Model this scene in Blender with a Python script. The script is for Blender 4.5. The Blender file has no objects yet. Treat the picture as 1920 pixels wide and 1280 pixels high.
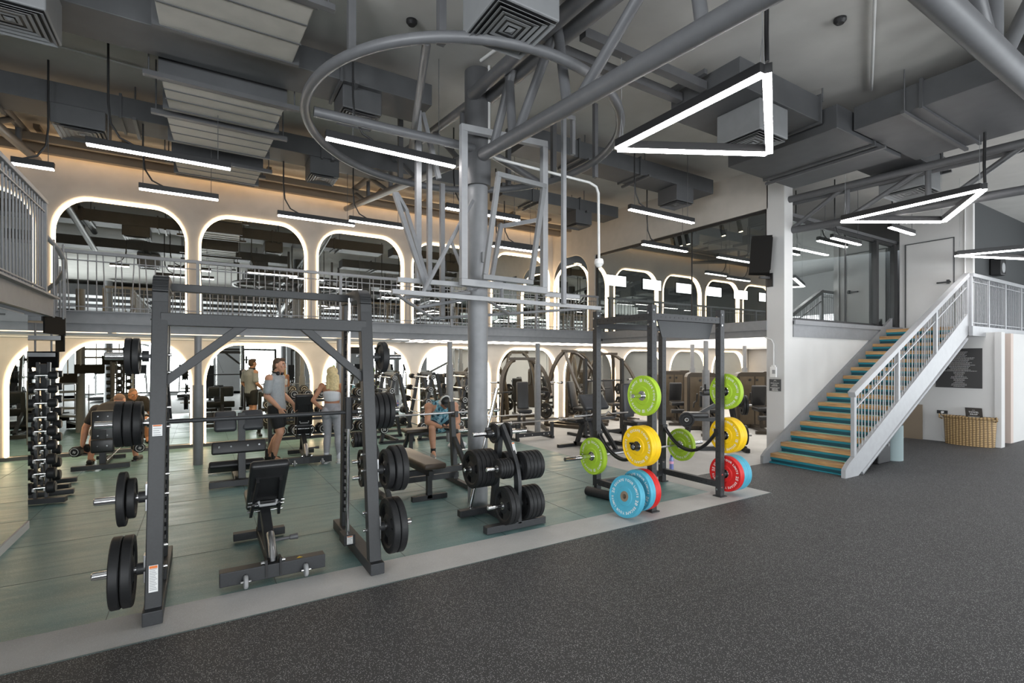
import bpy, bmesh, math, random
from mathutils import Vector, Matrix
random.seed(7)
S = bpy.context.scene
COL = S.collection
V = Vector
PI = math.pi
def R(d): return math.radians(d)

# ---------------------------------------------------------------- camera, world, daylight, exposure
cam = bpy.data.cameras.new('camera')
cam.sensor_width = 36.0
cam.lens = 943.6 / 1920 * 36
cam.shift_y = 36 / 1920
cam.clip_start = 0.05
cam_o = bpy.data.objects.new('camera', cam)
cam_o.location = (0, 0, 1.7)
cam_o.rotation_euler = (R(90), 0, R(-31.66))
COL.objects.link(cam_o)
S.camera = cam_o

W = bpy.data.worlds.new('daylight')
S.world = W
W.use_nodes = True
W.node_tree.nodes['Background'].inputs[0].default_value = (0.86, 0.93, 1.0, 1)
W.node_tree.nodes['Background'].inputs[1].default_value = 1.0

def area(name, loc, rot, sx, sy, power, col=(1, 1, 1)):
    l = bpy.data.lights.new(name, 'AREA')
    l.shape = 'RECTANGLE'; l.size = sx; l.size_y = sy; l.energy = power; l.color = col
    o = bpy.data.objects.new(name, l)
    o.location = loc; o.rotation_euler = rot
    COL.objects.link(o)
    return o
# daylight entering through the window walls behind and to the right of the camera
area('daylight_rear_windows', (5.0, -6.35, 1.45), (R(90), 0, 0), 20, 2.5, 1350, (0.93, 0.97, 1.0))
area('left_fill_light', (-8.7, -2.0, 1.5), (R(90), 0, R(-90)), 7.5, 2.6, 560, (0.93, 0.97, 1.0))  # added fill from the left to brighten the room; no windows known there
area('daylight_side_windows', (18.3, -1.5, 1.8), (R(90), 0, R(90)), 7, 3.0, 120, (0.93, 0.97, 1.0))

S.view_settings.view_transform = 'Standard'
S.view_settings.look = 'None'
S.view_settings.gamma = 1.0
S.view_settings.exposure = 1.24
S.view_settings.use_curve_mapping = False
S.cycles.caustics_reflective = False
S.cycles.caustics_refractive = False
S.cycles.max_bounces = 7
S.cycles.diffuse_bounces = 4
S.cycles.glossy_bounces = 5
S.cycles.transmission_bounces = 4
S.cycles.transparent_max_bounces = 6
S.cycles.sample_clamp_indirect = 4.0

# ---------------------------------------------------------------- calibrated rays of the survey (photo pixel -> point on a known plane)
CA, SA = math.cos(R(31.66)), math.sin(R(31.66))
def at(x, y, X=None, Y=None, z=None, d=None):
    u = (x - 960) / 943.6; v = (676 - y) / 943.6
    r = (SA + CA * u, CA - SA * u, v)
    t = d if d is not None else X / r[0] if X is not None else Y / r[1] if Y is not None else (z - 1.7) / r[2]
    return V((r[0] * t, r[1] * t, 1.7 + r[2] * t))

# ---------------------------------------------------------------- materials
def new_mat(name):
    m = bpy.data.materials.new(name); m.use_nodes = True
    return m, m.node_tree, m.node_tree.nodes['Principled BSDF']
def lin(c):
    return tuple(((k / 255) / 12.92 if k / 255 <= 0.04045 else ((k / 255 + 0.055) / 1.055) ** 2.4) for k in c)
def mat(name, col, rough=0.5, metal=0.0, spec=0.5, noise=0.0, nscale=30.0, bump=0.0, bscale=200.0, coat=0.0):
    m, t, b = new_mat(name)
    b.inputs['Base Color'].default_value = (*col, 1)
    b.inputs['Roughness'].default_value = rough
    b.inputs['Metallic'].default_value = metal
    b.inputs['Specular IOR Level'].default_value = spec
    if coat: b.inputs['Coat Weight'].default_value = coat
    if noise or bump:
        tc = t.nodes.new('ShaderNodeTexCoord')
    if noise:
        n = t.nodes.new('ShaderNodeTexNoise'); n.inputs['Scale'].default_value = nscale; n.inputs['Detail'].default_value = 4
        t.links.new(tc.outputs['Object'], n.inputs['Vector'])
        mr = t.nodes.new('ShaderNodeMapRange')
        mr.inputs['From Min'].default_value = 0.3; mr.inputs['From Max'].default_value = 0.7
        mr.inputs['To Min'].default_value = 1 - noise; mr.inputs['To Max'].default_value = 1 + noise
        t.links.new(n.outputs['Fac'], mr.inputs['Value'])
        mx = t.nodes.new('ShaderNodeMix'); mx.data_type = 'RGBA'; mx.blend_type = 'MULTIPLY'
        mx.inputs['Factor'].default_value = 1
        mx.inputs[6].default_value = (*col, 1)
        cb = t.nodes.new('ShaderNodeCombineColor')
        for i in range(3): t.links.new(mr.outputs[0], cb.inputs[i])
        t.links.new(cb.outputs[0], mx.inputs[7])
        t.links.new(mx.outputs[2], b.inputs['Base Color'])
    if bump:
        n2 = t.nodes.new('ShaderNodeTexNoise'); n2.inputs['Scale'].default_value = bscale
        t.links.new(tc.outputs['Object'], n2.inputs['Vector'])
        bp = t.nodes.new('ShaderNodeBump'); bp.inputs['Strength'].default_value = bump; bp.inputs['Distance'].default_value = 0.004
        t.links.new(n2.outputs['Fac'], bp.inputs['Height'])
        t.links.new(bp.outputs[0], b.inputs['Normal'])
    return m
def emit(name, col, strength):
    m, t, b = new_mat(name)
    b.inputs['Base Color'].default_value = (0.8, 0.8, 0.8, 1)
    b.inputs['Emission Color'].default_value = (*col, 1)
    b.inputs['Emission Strength'].default_value = strength
    return m
def fleck_floor(name, base, fleck, scale, thresh, rough, spec=0.4, mottled=0.1, tiles=None, streak=False):
    """rubber granule flooring: base colour with scattered light granules"""
    m, t, b = new_mat(name)
    N = t.nodes; L = t.links
    tc = N.new('ShaderNodeTexCoord')
    vo = N.new('ShaderNodeTexVoronoi'); vo.inputs['Scale'].default_value = scale
    L.new(tc.outputs['Object'], vo.inputs['Vector'])
    sep = N.new('ShaderNodeSeparateColor'); L.new(vo.outputs['Color'], sep.inputs[0])
    gt = N.new('ShaderNodeMath'); gt.operation = 'GREATER_THAN'; gt.inputs[1].default_value = thresh
    L.new(sep.outputs[0], gt.inputs[0])
    sz = N.new('ShaderNodeMath'); sz.operation = 'LESS_THAN'; sz.inputs[1].default_value = 0.36
    L.new(vo.outputs['Distance'], sz.inputs[0])
    ml = N.new('ShaderNodeMath'); ml.operation = 'MULTIPLY'
    L.new(gt.outputs[0], ml.inputs[0]); L.new(sz.outputs[0], ml.inputs[1])
    no = N.new('ShaderNodeTexNoise'); no.inputs['Scale'].default_value = 2.2; no.inputs['Detail'].default_value = 6
    L.new(tc.outputs['Object'], no.inputs['Vector'])
    mr = N.new('ShaderNodeMapRange'); mr.inputs['From Min'].default_value = .3; mr.inputs['From Max'].default_value = .7
    mr.inputs['To Min'].default_value = 1 - mottled; mr.inputs['To Max'].default_value = 1 + mottled
    L.new(no.outputs['Fac'], mr.inputs['Value'])
    cc = N.new('ShaderNodeCombineColor')
    for i in range(3):
        q = N.new('ShaderNodeMath'); q.operation = 'MULTIPLY'; q.inputs[1].default_value = base[i]
        L.new(mr.outputs[0], q.inputs[0]); L.new(q.outputs[0], cc.inputs[i])
    mx = N.new('ShaderNodeMix'); mx.data_type = 'RGBA'
    L.new(ml.outputs[0], mx.inputs['Factor']); L.new(cc.outputs[0], mx.inputs[6]); mx.inputs[7].default_value = (*fleck, 1)
    last = mx.outputs[2]
    L.new(last, b.inputs['Base Color'])
    if streak:
        n3 = N.new('ShaderNodeTexNoise'); n3.inputs['Scale'].default_value = 1.0; n3.inputs['Detail'].default_value = 5
        mp = N.new('ShaderNodeMapping'); mp.inputs['Scale'].default_value = (1.6, 11.0, 1.0)
        L.new(tc.outputs['Object'], mp.inputs['Vector']); L.new(mp.outputs[0], n3.inputs['Vector'])
        r3 = N.new('ShaderNodeMapRange'); r3.inputs['From Min'].default_value = .4; r3.inputs['From Max'].default_value = .62
        r3.inputs['To Min'].default_value = rough + .06; r3.inputs['To Max'].default_value = rough - .06
        L.new(n3.outputs['Fac'], r3.inputs['Value']); L.new(r3.outputs[0], b.inputs['Roughness'])
    else:
        b.inputs['Roughness'].default_value = rough
    b.inputs['Specular IOR Level'].default_value = spec
    bp = N.new('ShaderNodeBump'); bp.inputs['Strength'].default_value = .25; bp.inputs['Distance'].default_value = .002
    L.new(vo.outputs['Distance'], bp.inputs['Height']); L.new(bp.outputs[0], b.inputs['Normal'])
    return m
M = {}
M['floor_black'] = fleck_floor('black_rubber_floor', (0.046, 0.046, 0.047), (0.40, 0.40, 0.395), 165, .62, .62, .35)
M['floor_gray'] = fleck_floor('grey_rubber_floor', (0.49, 0.485, 0.47), (0.58, 0.58, 0.565), 190, .5, .65, .35)
M['floor_teal'] = fleck_floor('teal_rubber_floor', (0.135, 0.235, 0.228), (0.22, 0.33, 0.32), 150, .6, .40, .45, streak=True)
M['seam'] = mat('tile_seam', (0.10, 0.14, 0.14), .7)
M['ceiling'] = mat('ceiling_paint', (0.50, 0.49, 0.465), .9, noise=.05, nscale=3)
M['wall'] = mat('white_wall', (0.54, 0.535, 0.525), .8, noise=.03, nscale=2)
M['plaster'] = mat('cream_plaster', (0.47, 0.44, 0.40), .75, noise=.06, nscale=4, bump=.25, bscale=14)
M['grey_wall'] = mat('grey_wall', (0.3, 0.305, 0.31), .8, noise=.04, nscale=2)
M['dark_wall'] = mat('dark_wall', (0.05, 0.053, 0.055), .8)
M['blue_wall'] = mat('pale_blue_grey_wall', (0.3, 0.35, 0.37), .85)
M['steel'] = mat('grey_painted_steel', (0.215, 0.22, 0.23), .45, .0, .5, noise=.06, nscale=12)
M['steel_mid'] = mat('mid_grey_painted_steel', (0.105, 0.107, 0.113), .45, .0, .5, noise=.06, nscale=12)
M['steel_light'] = mat('light_grey_painted_steel', (0.30, 0.305, 0.315), .45, 0, .5, noise=.05, nscale=12)
M['steel_dark'] = mat('dark_grey_painted_steel', (0.085, 0.086, 0.09), .5, 0, .5, noise=.06, nscale=12)
M['duct'] = mat('grey_painted_duct', (0.072, 0.074, 0.078), .55, 0.1, .5, noise=.07, nscale=6)
M['duct_pale'] = mat('insulated_duct', (0.40, 0.385, 0.35), .6, 0.1, .5, noise=.07, nscale=5, bump=.15, bscale=20)
M['duct_box'] = mat('grey_diffuser_box', (0.19, 0.195, 0.2), .55, 0, .5, noise=.05, nscale=8)
M['frame_black'] = mat('charcoal_frame', (0.021, 0.022, 0.0235), .48, .0, .45, noise=.1, nscale=60, bump=.05, bscale=500)
M['frame_rack'] = mat('rack_grey_frame', (0.026, 0.0275, 0.03), .48, .0, .45, noise=.1, nscale=60)
M['black'] = mat('black_plastic', (0.012, 0.012, 0.013), .45)
M['rubber'] = mat('black_rubber_plate', (0.011, 0.0113, 0.0122), .55, 0, .35, noise=.12, nscale=50)
M['matte_black'] = mat('matte_black_edge', (0.015, 0.014, 0.013), .8, 0, .08)
M['rubber2'] = mat('black_rubber_end', (0.02, 0.02, 0.021), .55)
M['vinyl'] = mat('black_vinyl', (0.016, 0.016, 0.017), .38, 0, .5, bump=.08, bscale=300)
M['grey_vinyl'] = mat('grey_vinyl', (0.035, 0.037, 0.042), .42, 0, .5, bump=.08, bscale=300)
M['brown_vinyl'] = mat('brown_vinyl', (0.05, 0.036, 0.026), .4)
M['bronze'] = mat('bronze_machine_frame', (0.05, 0.04, 0.03), .4, .3)
M['shroud'] = mat('bronze_weight_shroud', (0.105, 0.08, 0.053), .38, .3, noise=.08, nscale=10)
M['chrome'] = mat('chrome', (0.75, 0.75, 0.76), .13, 1.0)
M['steel_bar'] = mat('brushed_bar_steel', (0.5, 0.5, 0.51), .28, 1.0)
M['mirror'] = mat('mirror_glass', (0.84, 0.86, 0.82), .0, 1.0)
M['white'] = mat('white_plastic', (0.75, 0.75, 0.74), .45)
M['white_pipe'] = mat('white_conduit', (0.62, 0.62, 0.61), .5)
M['pale'] = mat('pale_trim', (0.55, 0.55, 0.54), .6)
M['copper'] = mat('warm_steel_channel', (0.22, 0.17, 0.12), .5)
M['lamp'] = emit('lamp_diffuser', (1, .965, .95), 14.0)
M['warm'] = emit('warm_light_strip', (1.0, .73, .45), 4.4)
M['warm_cove'] = emit('warm_cove_strip', (1.0, .62, .30), 2.2)
M['slat_light'] = emit('white_ceiling_slat_light', (1.0, .95, .88), 1.5)
M['slat_warm'] = emit('warm_ceiling_light_panel', (1.0, .80, .55), .8)
M['spot'] = emit('spot_lamp', (1, .8, .5), 12)
M['window_light'] = None
M['wood'] = None
M['green'] = mat('lime_green_rubber', lin((158, 192, 52)), .5, 0, .4, noise=.05, nscale=20)
M['yellow'] = mat('yellow_rubber', lin((236, 192, 22)), .5, 0, .4, noise=.05, nscale=20)
M['blue'] = mat('light_blue_rubber', lin((76, 162, 188)), .5, 0, .4, noise=.05, nscale=20)
M['red'] = mat('red_rubber', lin((200, 35, 35)), .5, 0, .4, noise=.05, nscale=20)
M['letter'] = mat('white_lettering', (0.72, 0.72, 0.7), .6)
M['orange'] = mat('orange_label', lin((225, 120, 50)), .6)
M['teal_glow'] = mat('teal_side_and_glow', lin((24, 112, 126)), .5)
M['teal_riser'] = mat('teal_riser', lin((16, 66, 78)), .5)
M['mint'] = mat('mint_tread_edge', lin((120, 190, 180)), .5)
M['skin'] = mat('skin', lin((200, 150, 122)), .5, noise=.05, nscale=12)
M['skin_tan'] = mat('tanned_skin', lin((190, 135, 105)), .5, noise=.05, nscale=12)
M['hair_brown'] = mat('short_brown_hair', (0.09, 0.055, 0.032), .7, noise=.2, nscale=60)
M['hair_shaved'] = mat('shaved_hair', lin((130, 100, 80)), .8, noise=.1, nscale=80)
M['hair_blond'] = mat('blond_hair', lin((222, 200, 150)), .5, noise=.18, nscale=40)
M['tee_grey'] = mat('grey_tee', lin((158, 163, 166)), .9, noise=.05, nscale=30)
M['tee_dark'] = mat('dark_brown_tee', (0.035, 0.03, 0.027), .9)
M['shorts'] = mat('black_shorts', (0.012, 0.012, 0.013), .8)
M['legging'] = mat('light_grey_leggings', lin((165, 165, 170)), .85, noise=.06, nscale=30)
M['white_cloth'] = mat('white_cloth', (0.75, 0.76, 0.79), .85)
M['shoe_black'] = mat('black_shoe', (0.014, 0.014, 0.015), .6)
M['shoe_white'] = mat('white_shoe', (0.68, 0.68, 0.66), .6)
M['shoe_grey'] = mat('grey_shoe', (0.3, 0.27, 0.24), .7)
M['tank'] = None
M['ink'] = mat('tattooed_skin', lin((120, 90, 78)), .6, noise=.5, nscale=45)
M['wicker'] = None
M['bottle'] = mat('purple_drink_bottle', lin((120, 130, 190)), .25)
M['grey_cyl'] = mat('grey_green_roll', lin((125, 140, 142)), .7)
M['glass'] = None

def _special():
    # wood treads
    m, t, b = new_mat('oak_tread'); N = t.nodes; L = t.links
    tc = N.new('ShaderNodeTexCoord'); mp = N.new('ShaderNodeMapping'); mp.inputs['Scale'].default_value = (18, 1.2, 18)
    no = N.new('ShaderNodeTexNoise'); no.inputs['Scale'].default_value = 3; no.inputs['Detail'].default_value = 6
    cr = N.new('ShaderNodeValToRGB')
    cr.color_ramp.elements[0].color = (*lin((136, 100, 62)), 1); cr.color_ramp.elements[1].color = (*lin((192, 155, 108)), 1)
    cr.color_ramp.elements[0].position = .3; cr.color_ramp.elements[1].position = .7
    L.new(tc.outputs['Object'], mp.inputs[0]); L.new(mp.outputs[0], no.inputs['Vector']); L.new(no.outputs['Fac'], cr.inputs[0]); L.new(cr.outputs[0], b.inputs['Base Color'])
    b.inputs['Roughness'].default_value = .45
    M['wood'] = m
    # wicker weave
    m, t, b = new_mat('wicker_weave'); N = t.nodes; L = t.links
    tc = N.new('ShaderNodeTexCoord')
    w1 = N.new('ShaderNodeTexWave'); w1.bands_direction = 'Z'; w1.inputs['Scale'].default_value = 9; w1.inputs['Distortion'].default_value = 1.5
    w2 = N.new('ShaderNodeTexWave'); w2.bands_direction = 'Y'; w2.inputs['Scale'].default_value = 6; w2.inputs['Distortion'].default_value = .6
    ad = N.new('ShaderNodeMath'); ad.operation = 'MULTIPLY'
    cr = N.new('ShaderNodeValToRGB')
    cr.color_ramp.elements[0].color = (*lin((95, 72, 42)), 1); cr.color_ramp.elements[1].color = (*lin((190, 160, 112)), 1)
    cr.color_ramp.elements[1].position = .5
    L.new(tc.outputs['Object'], w1.inputs[0]); L.new(tc.outputs['Object'], w2.inputs[0])
    L.new(w1.outputs['Fac'], ad.inputs[0]); L.new(w2.outputs['Fac'], ad.inputs[1]); L.new(ad.outputs[0], cr.inputs[0])
    L.new(cr.outputs[0], b.inputs['Base Color'])
    bp = N.new('ShaderNodeBump'); bp.inputs['Strength'].default_value = .8; bp.inputs['Distance'].default_value = .01
    L.new(ad.outputs[0], bp.inputs['Height']); L.new(bp.outputs[0], b.inputs['Normal'])
    M['wicker'] = m
    # patterned tank top
    m, t, b = new_mat('blue_palm_print_tank'); N = t.nodes; L = t.links
    tc = N.new('ShaderNodeTexCoord'); mp = N.new('ShaderNodeMapping'); mp.inputs['Scale'].default_value = (9, 9, 3.5); mp.inputs['Rotation'].default_value = (.4, .5, .3)
    no = N.new('ShaderNodeTexNoise'); no.inputs['Scale'].default_value = 2.2; no.inputs['Detail'].default_value = 3
    cr = N.new('ShaderNodeValToRGB')
    e = cr.color_ramp.elements; e[0].color = (*lin((40, 62, 82)), 1); e[0].position = .36
    e[1].color = (*lin((205, 228, 235)), 1); e[1].position = .66
    k = e.new(.47); k.color = (*lin((112, 178, 200)), 1)
    L.new(tc.outputs['Object'], mp.inputs[0]); L.new(mp.outputs[0], no.inputs['Vector']); L.new(no.outputs['Fac'], cr.inputs[0]); L.new(cr.outputs[0], b.inputs['Base Color'])
    b.inputs['Roughness'].default_value = .85
    M['tank'] = m
    # clear glazing: thin pane, sees through and mirrors at grazing angles
    m = bpy.data.materials.new('clear_glazing'); m.use_nodes = True; t = m.node_tree; N = t.nodes; L = t.links
    N.remove(N['Principled BSDF'])
    tr = N.new('ShaderNodeBsdfTransparent'); tr.inputs[0].default_value = (.72, .76, .75, 1)
    gl = N.new('ShaderNodeBsdfGlossy'); gl.inputs['Roughness'].default_value = 0.0; gl.inputs[0].default_value = (.9, .95, .93, 1)
    fr = N.new('ShaderNodeFresnel'); fr.inputs['IOR'].default_value = 1.6
    mt = N.new('ShaderNodeMath'); mt.operation = 'MULTIPLY_ADD'; mt.inputs[1].default_value = 1.5; mt.inputs[2].default_value = .22; mt.use_clamp = True
    mx = N.new('ShaderNodeMixShader')
    L.new(fr.outputs[0], mt.inputs[0]); L.new(mt.outputs[0], mx.inputs[0]); L.new(tr.outputs[0], mx.inputs[1]); L.new(gl.outputs[0], mx.inputs[2])
    L.new(mx.outputs[0], N['Material Output'].inputs['Surface'])
    M['glass'] = m
_special()

# ---------------------------------------------------------------- mesh builder
def ortho(d):
    d = d.normalized()
    a = V((0, 0, 1)) if abs(d.z) < .9 else V((0, 1, 0))
    u = a.cross(d).normalized(); return u, d.cross(u).normalized()
class G:
    def __init__(s): s.v = []; s.f = []; s.sm = []; s.mi = []; s.m = 0
    def add(s, vs, fs, smooth=False):
        o = len(s.v); s.v += [tuple(q) for q in vs]
        for f in fs: s.f.append(tuple(i + o for i in f)); s.sm.append(smooth); s.mi.append(s.m)
        return s
    def hexa(s, p):   # 8 corners: bottom 4 ccw, top 4 ccw
        return s.add(p, [(3, 2, 1, 0), (4, 5, 6, 7), (0, 1, 5, 4), (1, 2, 6, 5), (2, 3, 7, 6), (3, 0, 4, 7)])
    def box(s, c, d, rot=None):
        x, y, z = d[0] / 2, d[1] / 2, d[2] / 2
        p = [V(q) for q in ((-x, -y, -z), (x, -y, -z), (x, y, -z), (-x, y, -z), (-x, -y, z), (x, -y, z), (x, y, z), (-x, y, z))]
        if rot is not None: p = [rot @ q for q in p]
        c = V(c); return s.hexa([q + c for q in p])
    def span(s, x0, x1, y0, y1, z0, z1):
        return s.box(((x0 + x1) / 2, (y0 + y1) / 2, (z0 + z1) / 2), (abs(x1 - x0), abs(y1 - y0), abs(z1 - z0)))
    def rbox(s, c, d, r, rot=None, seg=3):
        """box with all edges rounded (cushions)"""
        r = min(r, min(d) / 2 - 1e-4)
        n = 2 * (seg + 1)
        ang = [-1 + i / seg for i in range(seg + 1)]
        # sphere-ish expansion of a subdivided box through superquadric of corner balls
        us = [(-PI / 2 + (PI / 2) * i / seg) for i in range(seg + 1)] + [(PI / 2) * i / seg for i in range(seg + 1)]
        lat = us
        lon = []
        for q in range(4):
            for i in range(seg + 1): lon.append(q * PI / 2 + (PI / 2) * i / seg)
        hx, hy, hz = d[0] / 2 - r, d[1] / 2 - r, d[2] / 2 - r
        vs = []; C = V(c)
        for li, la in enumerate(lat):
            sz = -1 if li <= seg else 1
            for lj, lo in enumerate(lon):
                q = lj // (seg + 1)
                sx = 1 if q in (0, 3) else -1; sy = 1 if q in (0, 1) else -1
                p = V((sx * hx + r * math.cos(la) * math.cos(lo), sy * hy + r * math.cos(la) * math.sin(lo), sz * hz + r * math.sin(la)))
                if rot is not None: p = rot @ p
                vs.append(p + C)
        m = len(lon); fs = []
        for i in range(len(lat) - 1):
            for j in range(m): fs.append((i * m + j, i * m + (j + 1) % m, (i + 1) * m + (j + 1) % m, (i + 1) * m + j))
        fs.append(tuple(reversed(range(m)))); fs.append(tuple(range((len(lat) - 1) * m, len(lat) * m)))
        return s.add(vs, fs, True)
    def bar(s, p, q, w, h, up=None, ext=0):
        """rectangular tube from p to q; h measured along 'up', w across"""
        p = V(p); q = V(q); d = (q - p).normalized()
        p = p - d * ext; q = q + d * ext
        if up is None: up = V((0, 0, 1)) if abs(d.z) < .9 else V((0, 1, 0))
        else: up = V(up)
        a = up.cross(d).normalized(); b = d.cross(a).normalized()
        a *= w / 2; b *= h / 2
        return s.hexa([p - a - b, p + a - b, p + a + b, p - a + b, q - a - b, q + a - b, q + a + b, q - a + b])
    def tube(s, p, q, r, r2=None, n=12, caps=True):
        p = V(p); q = V(q); r2 = r if r2 is None else r2
        u, w = ortho(q - p)
        c = [(math.cos(2 * PI * i / n), math.sin(2 * PI * i / n)) for i in range(n)]
        A = [p + (u * a + w * b) * r for a, b in c]; B = [q + (u * a + w * b) * r2 for a, b in c]
        s.add(A + B, [(i, (i + 1) % n, n + (i + 1) % n, n + i) for i in range(n)], True)
        if caps:
            s.add(A, [tuple(reversed(range(n)))]); s.add(B, [tuple(range(n))])
        return s
    def pipe(s, pts, r, n=10, closed=False, caps=True):
        P = [V(p) for p in pts]; N = len(P); rings = []
        u = None
        for i in range(N):
            if closed: t = P[(i + 1) % N] - P[i - 1]
            else: t = (P[min(i + 1, N - 1)] - P[max(i - 1, 0)])
            t.normalize()
            if u is None: u, w = ortho(t)
            else:
                u = (u - t * u.dot(t)).normalized(); w = t.cross(u)
            rings.append([P[i] + (u * math.cos(2 * PI * k / n) + w * math.sin(2 * PI * k / n)) * r for k in range(n)])
        vs = [p for g in rings for p in g]; fs = []
        for i in range(N if closed else N - 1):
            j = (i + 1) % N
            for k in range(n): fs.append((i * n + k, i * n + (k + 1) % n, j * n + (k + 1) % n, j * n + k))
        s.add(vs, fs, True)
        if caps and not closed:
            s.add(rings[0], [tuple(reversed(range(n)))]); s.add(rings[-1], [tuple(range(n))])
        return s
    def lathe(s, prof, o=(0, 0, 0), ax=(0, 0, 1), n=24, flat=False):
        """profile [(radius, distance along axis)]"""
        o = V(o); ax = V(ax).normalized(); u, w = ortho(ax)
        cs = [(math.cos(2 * PI * i / n), math.sin(2 * PI * i / n)) for i in range(n)]
        for (r0, t0), (r1, t1) in zip(prof[:-1], prof[1:]):
            A = [o + ax * t0 + (u * a + w * b) * r0 for a, b in cs]; B = [o + ax * t1 + (u * a + w * b) * r1 for a, b in cs]
            if r0 < 1e-6: s.add([A[0]] + B, [(0, 1 + i, 1 + (i + 1) % n) for i in range(n)], False)
            elif r1 < 1e-6: s.add(A + [B[0]], [(i, (i + 1) % n, n) for i in range(n)], False)
            else: s.add(A + B, [(i, (i + 1) % n, n + (i + 1) % n, n + i) for i in range(n)], abs(t1 - t0) > 1e-5 and not flat)
        return s
    def prism(s, poly, o, ux, uy, th):
        """2-D outline extruded by th along ux x uy"""
        o = V(o); ux = V(ux).normalized(); uy = V(uy).normalized(); k = ux.cross(uy) * th
        A = [o + ux * a + uy * b for a, b in poly]; B = [p + k for p in A]; n = len(A)
        s.add(A, [tuple(reversed(range(n)))]); s.add(B, [tuple(range(n))])
        for i in range(n):
            j = (i + 1) % n; s.add([A[i], A[j], B[j], B[i]], [(0, 1, 2, 3)])
        return s
    def ball(s, c, r, n=12, m=8, rot=None):
        if not hasattr(r, '__len__'): r = (r, r, r)
        c = V(c); vs = []; fs = []
        for i in range(m + 1):
            a = -PI / 2 + PI * i / m
            for j in range(n):
                b = 2 * PI * j / n
                p = V((r[0] * math.cos(a) * math.cos(b), r[1] * math.cos(a) * math.sin(b), r[2] * math.sin(a)))
                if rot is not None: p = rot @ p
                vs.append(c + p)
        for i in range(m):
            for j in range(n): fs.append((i * n + j, i * n + (j + 1) % n, (i + 1) * n + (j + 1) % n, (i + 1) * n + j))
        return s.add(vs, fs, True)
    def quad(s, a, b, c, d): return s.add([a, b, c, d], [(0, 1, 2, 3)])
    def obj(s, name, mats, parent=None, bevel=0, kind=None, label=None, loc=None):
        me = bpy.data.meshes.new(name)
        me.from_pydata(s.v, [], s.f); me.polygons.foreach_set('use_smooth', s.sm)
        if not isinstance(mats, (list, tuple)): mats = [mats]
        for m in mats: me.materials.append(M[m] if isinstance(m, str) else m)
        me.polygons.foreach_set('material_index', s.mi)
        bm = bmesh.new(); bm.from_mesh(me); bmesh.ops.remove_doubles(bm, verts=bm.verts, dist=0) if False else None
        bm.to_mesh(me); bm.free()
        me.update()
        o = bpy.data.objects.new(name, me); COL.objects.link(o)
        if parent is not None: o.parent = parent
        if loc is not None: o.location = loc
        if bevel:
            md = o.modifiers.new('rounded_edges', 'BEVEL'); md.width = bevel; md.segments = 2; md.limit_method = 'ANGLE'; md.angle_limit = R(50)
        if kind: o['kind'] = kind
        if label: o['label'] = label
        return o
def tag(o, label, cat, group=None, kind=None):
    o['label'] = label; o['category'] = cat
    if group: o['group'] = group
    if kind: o['kind'] = kind
    return o
def thing(name, label, cat, loc=(0, 0, 0), rz=0, group=None):
    o = bpy.data.objects.new(name, None); COL.objects.link(o)
    o.empty_display_size = .1
    o.location = loc; o.rotation_euler = (0, 0, rz)
    return tag(o, label, cat, group)
def struct(g, name, m, bevel=0, parent=None):
    o = g.obj(name, m, parent, bevel); o['kind'] = 'structure'
    return o
def copy_tree(o, loc=None, rz=None, label=None, group=None, parent=None):
    c = o.copy(); COL.objects.link(c)
    if parent is not None: c.parent = parent
    for ch in KIDS(o): copy_tree(ch, parent=c)
    if loc is not None: c.location = loc
    if rz is not None: c.rotation_euler = (0, 0, rz)
    if label: c['label'] = label
    if group: c['group'] = group
    return c
def bolts(par, pts, r=.012, m='chrome', name='bolt', n=8):
    for p, q in pts:
        G().tube(p, q, r, n=n).obj(name, m, par)
def KIDS(o): return [k for k in COL.objects if k.parent == o]
def arc(c, r, a0, a1, n, ux=(1, 0, 0), uy=(0, 0, 1)):
    c = V(c); ux = V(ux); uy = V(uy)
    return [c + ux * r * math.cos(a0 + (a1 - a0) * i / n) + uy * r * math.sin(a0 + (a1 - a0) * i / n) for i in range(n + 1)]
def bez(p0, p1, p2, p3, n=12):
    p0, p1, p2, p3 = V(p0), V(p1), V(p2), V(p3); out = []
    for i in range(n + 1):
        t = i / n; out.append(p0 * (1 - t) ** 3 + p1 * 3 * t * (1 - t) ** 2 + p2 * 3 * t * t * (1 - t) + p3 * t ** 3)
    return out
# text as mesh outlines (letters on signs and plates)
_gl = {}
def glyph(ch, bold=.03):
    if ch not in _gl:
        cu = bpy.data.curves.new('glyph', 'FONT'); cu.body = ch; cu.size = 1; cu.offset = bold; cu.extrude = 0; cu.resolution_u = 2
        ob = bpy.data.objects.new('glyph', cu); COL.objects.link(ob)
        bpy.context.view_layer.update()
        me = bpy.data.meshes.new_from_object(ob.evaluated_get(bpy.context.evaluated_depsgraph_get()))
        vs = [v.co.copy() for v in me.vertices]; fs = [tuple(p.vertices) for p in me.polygons]
        wd = (max(v.x for v in vs) if vs else .3)
        _gl[ch] = (vs, fs, wd)
        bpy.data.objects.remove(ob); bpy.data.curves.remove(cu); bpy.data.meshes.remove(me)
    return _gl[ch]
def text_line(g, txt, o, ux, uy, size, align=0.5, gap=.08):
    """flat line of text; o = baseline anchor"""
    o = V(o); ux = V(ux).normalized(); uy = V(uy).normalized()
    ws = [.32 if c == ' ' else glyph(c)[2] + gap for c in txt]; tot = sum(ws) * size
    x = -tot * align
    for c, w in zip(txt, ws):
        if c != ' ':
            vs, fs, _ = glyph(c); g.add([o + ux * (x + v.x * size) + uy * v.y * size for v in vs], fs)
        x += w * size
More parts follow.
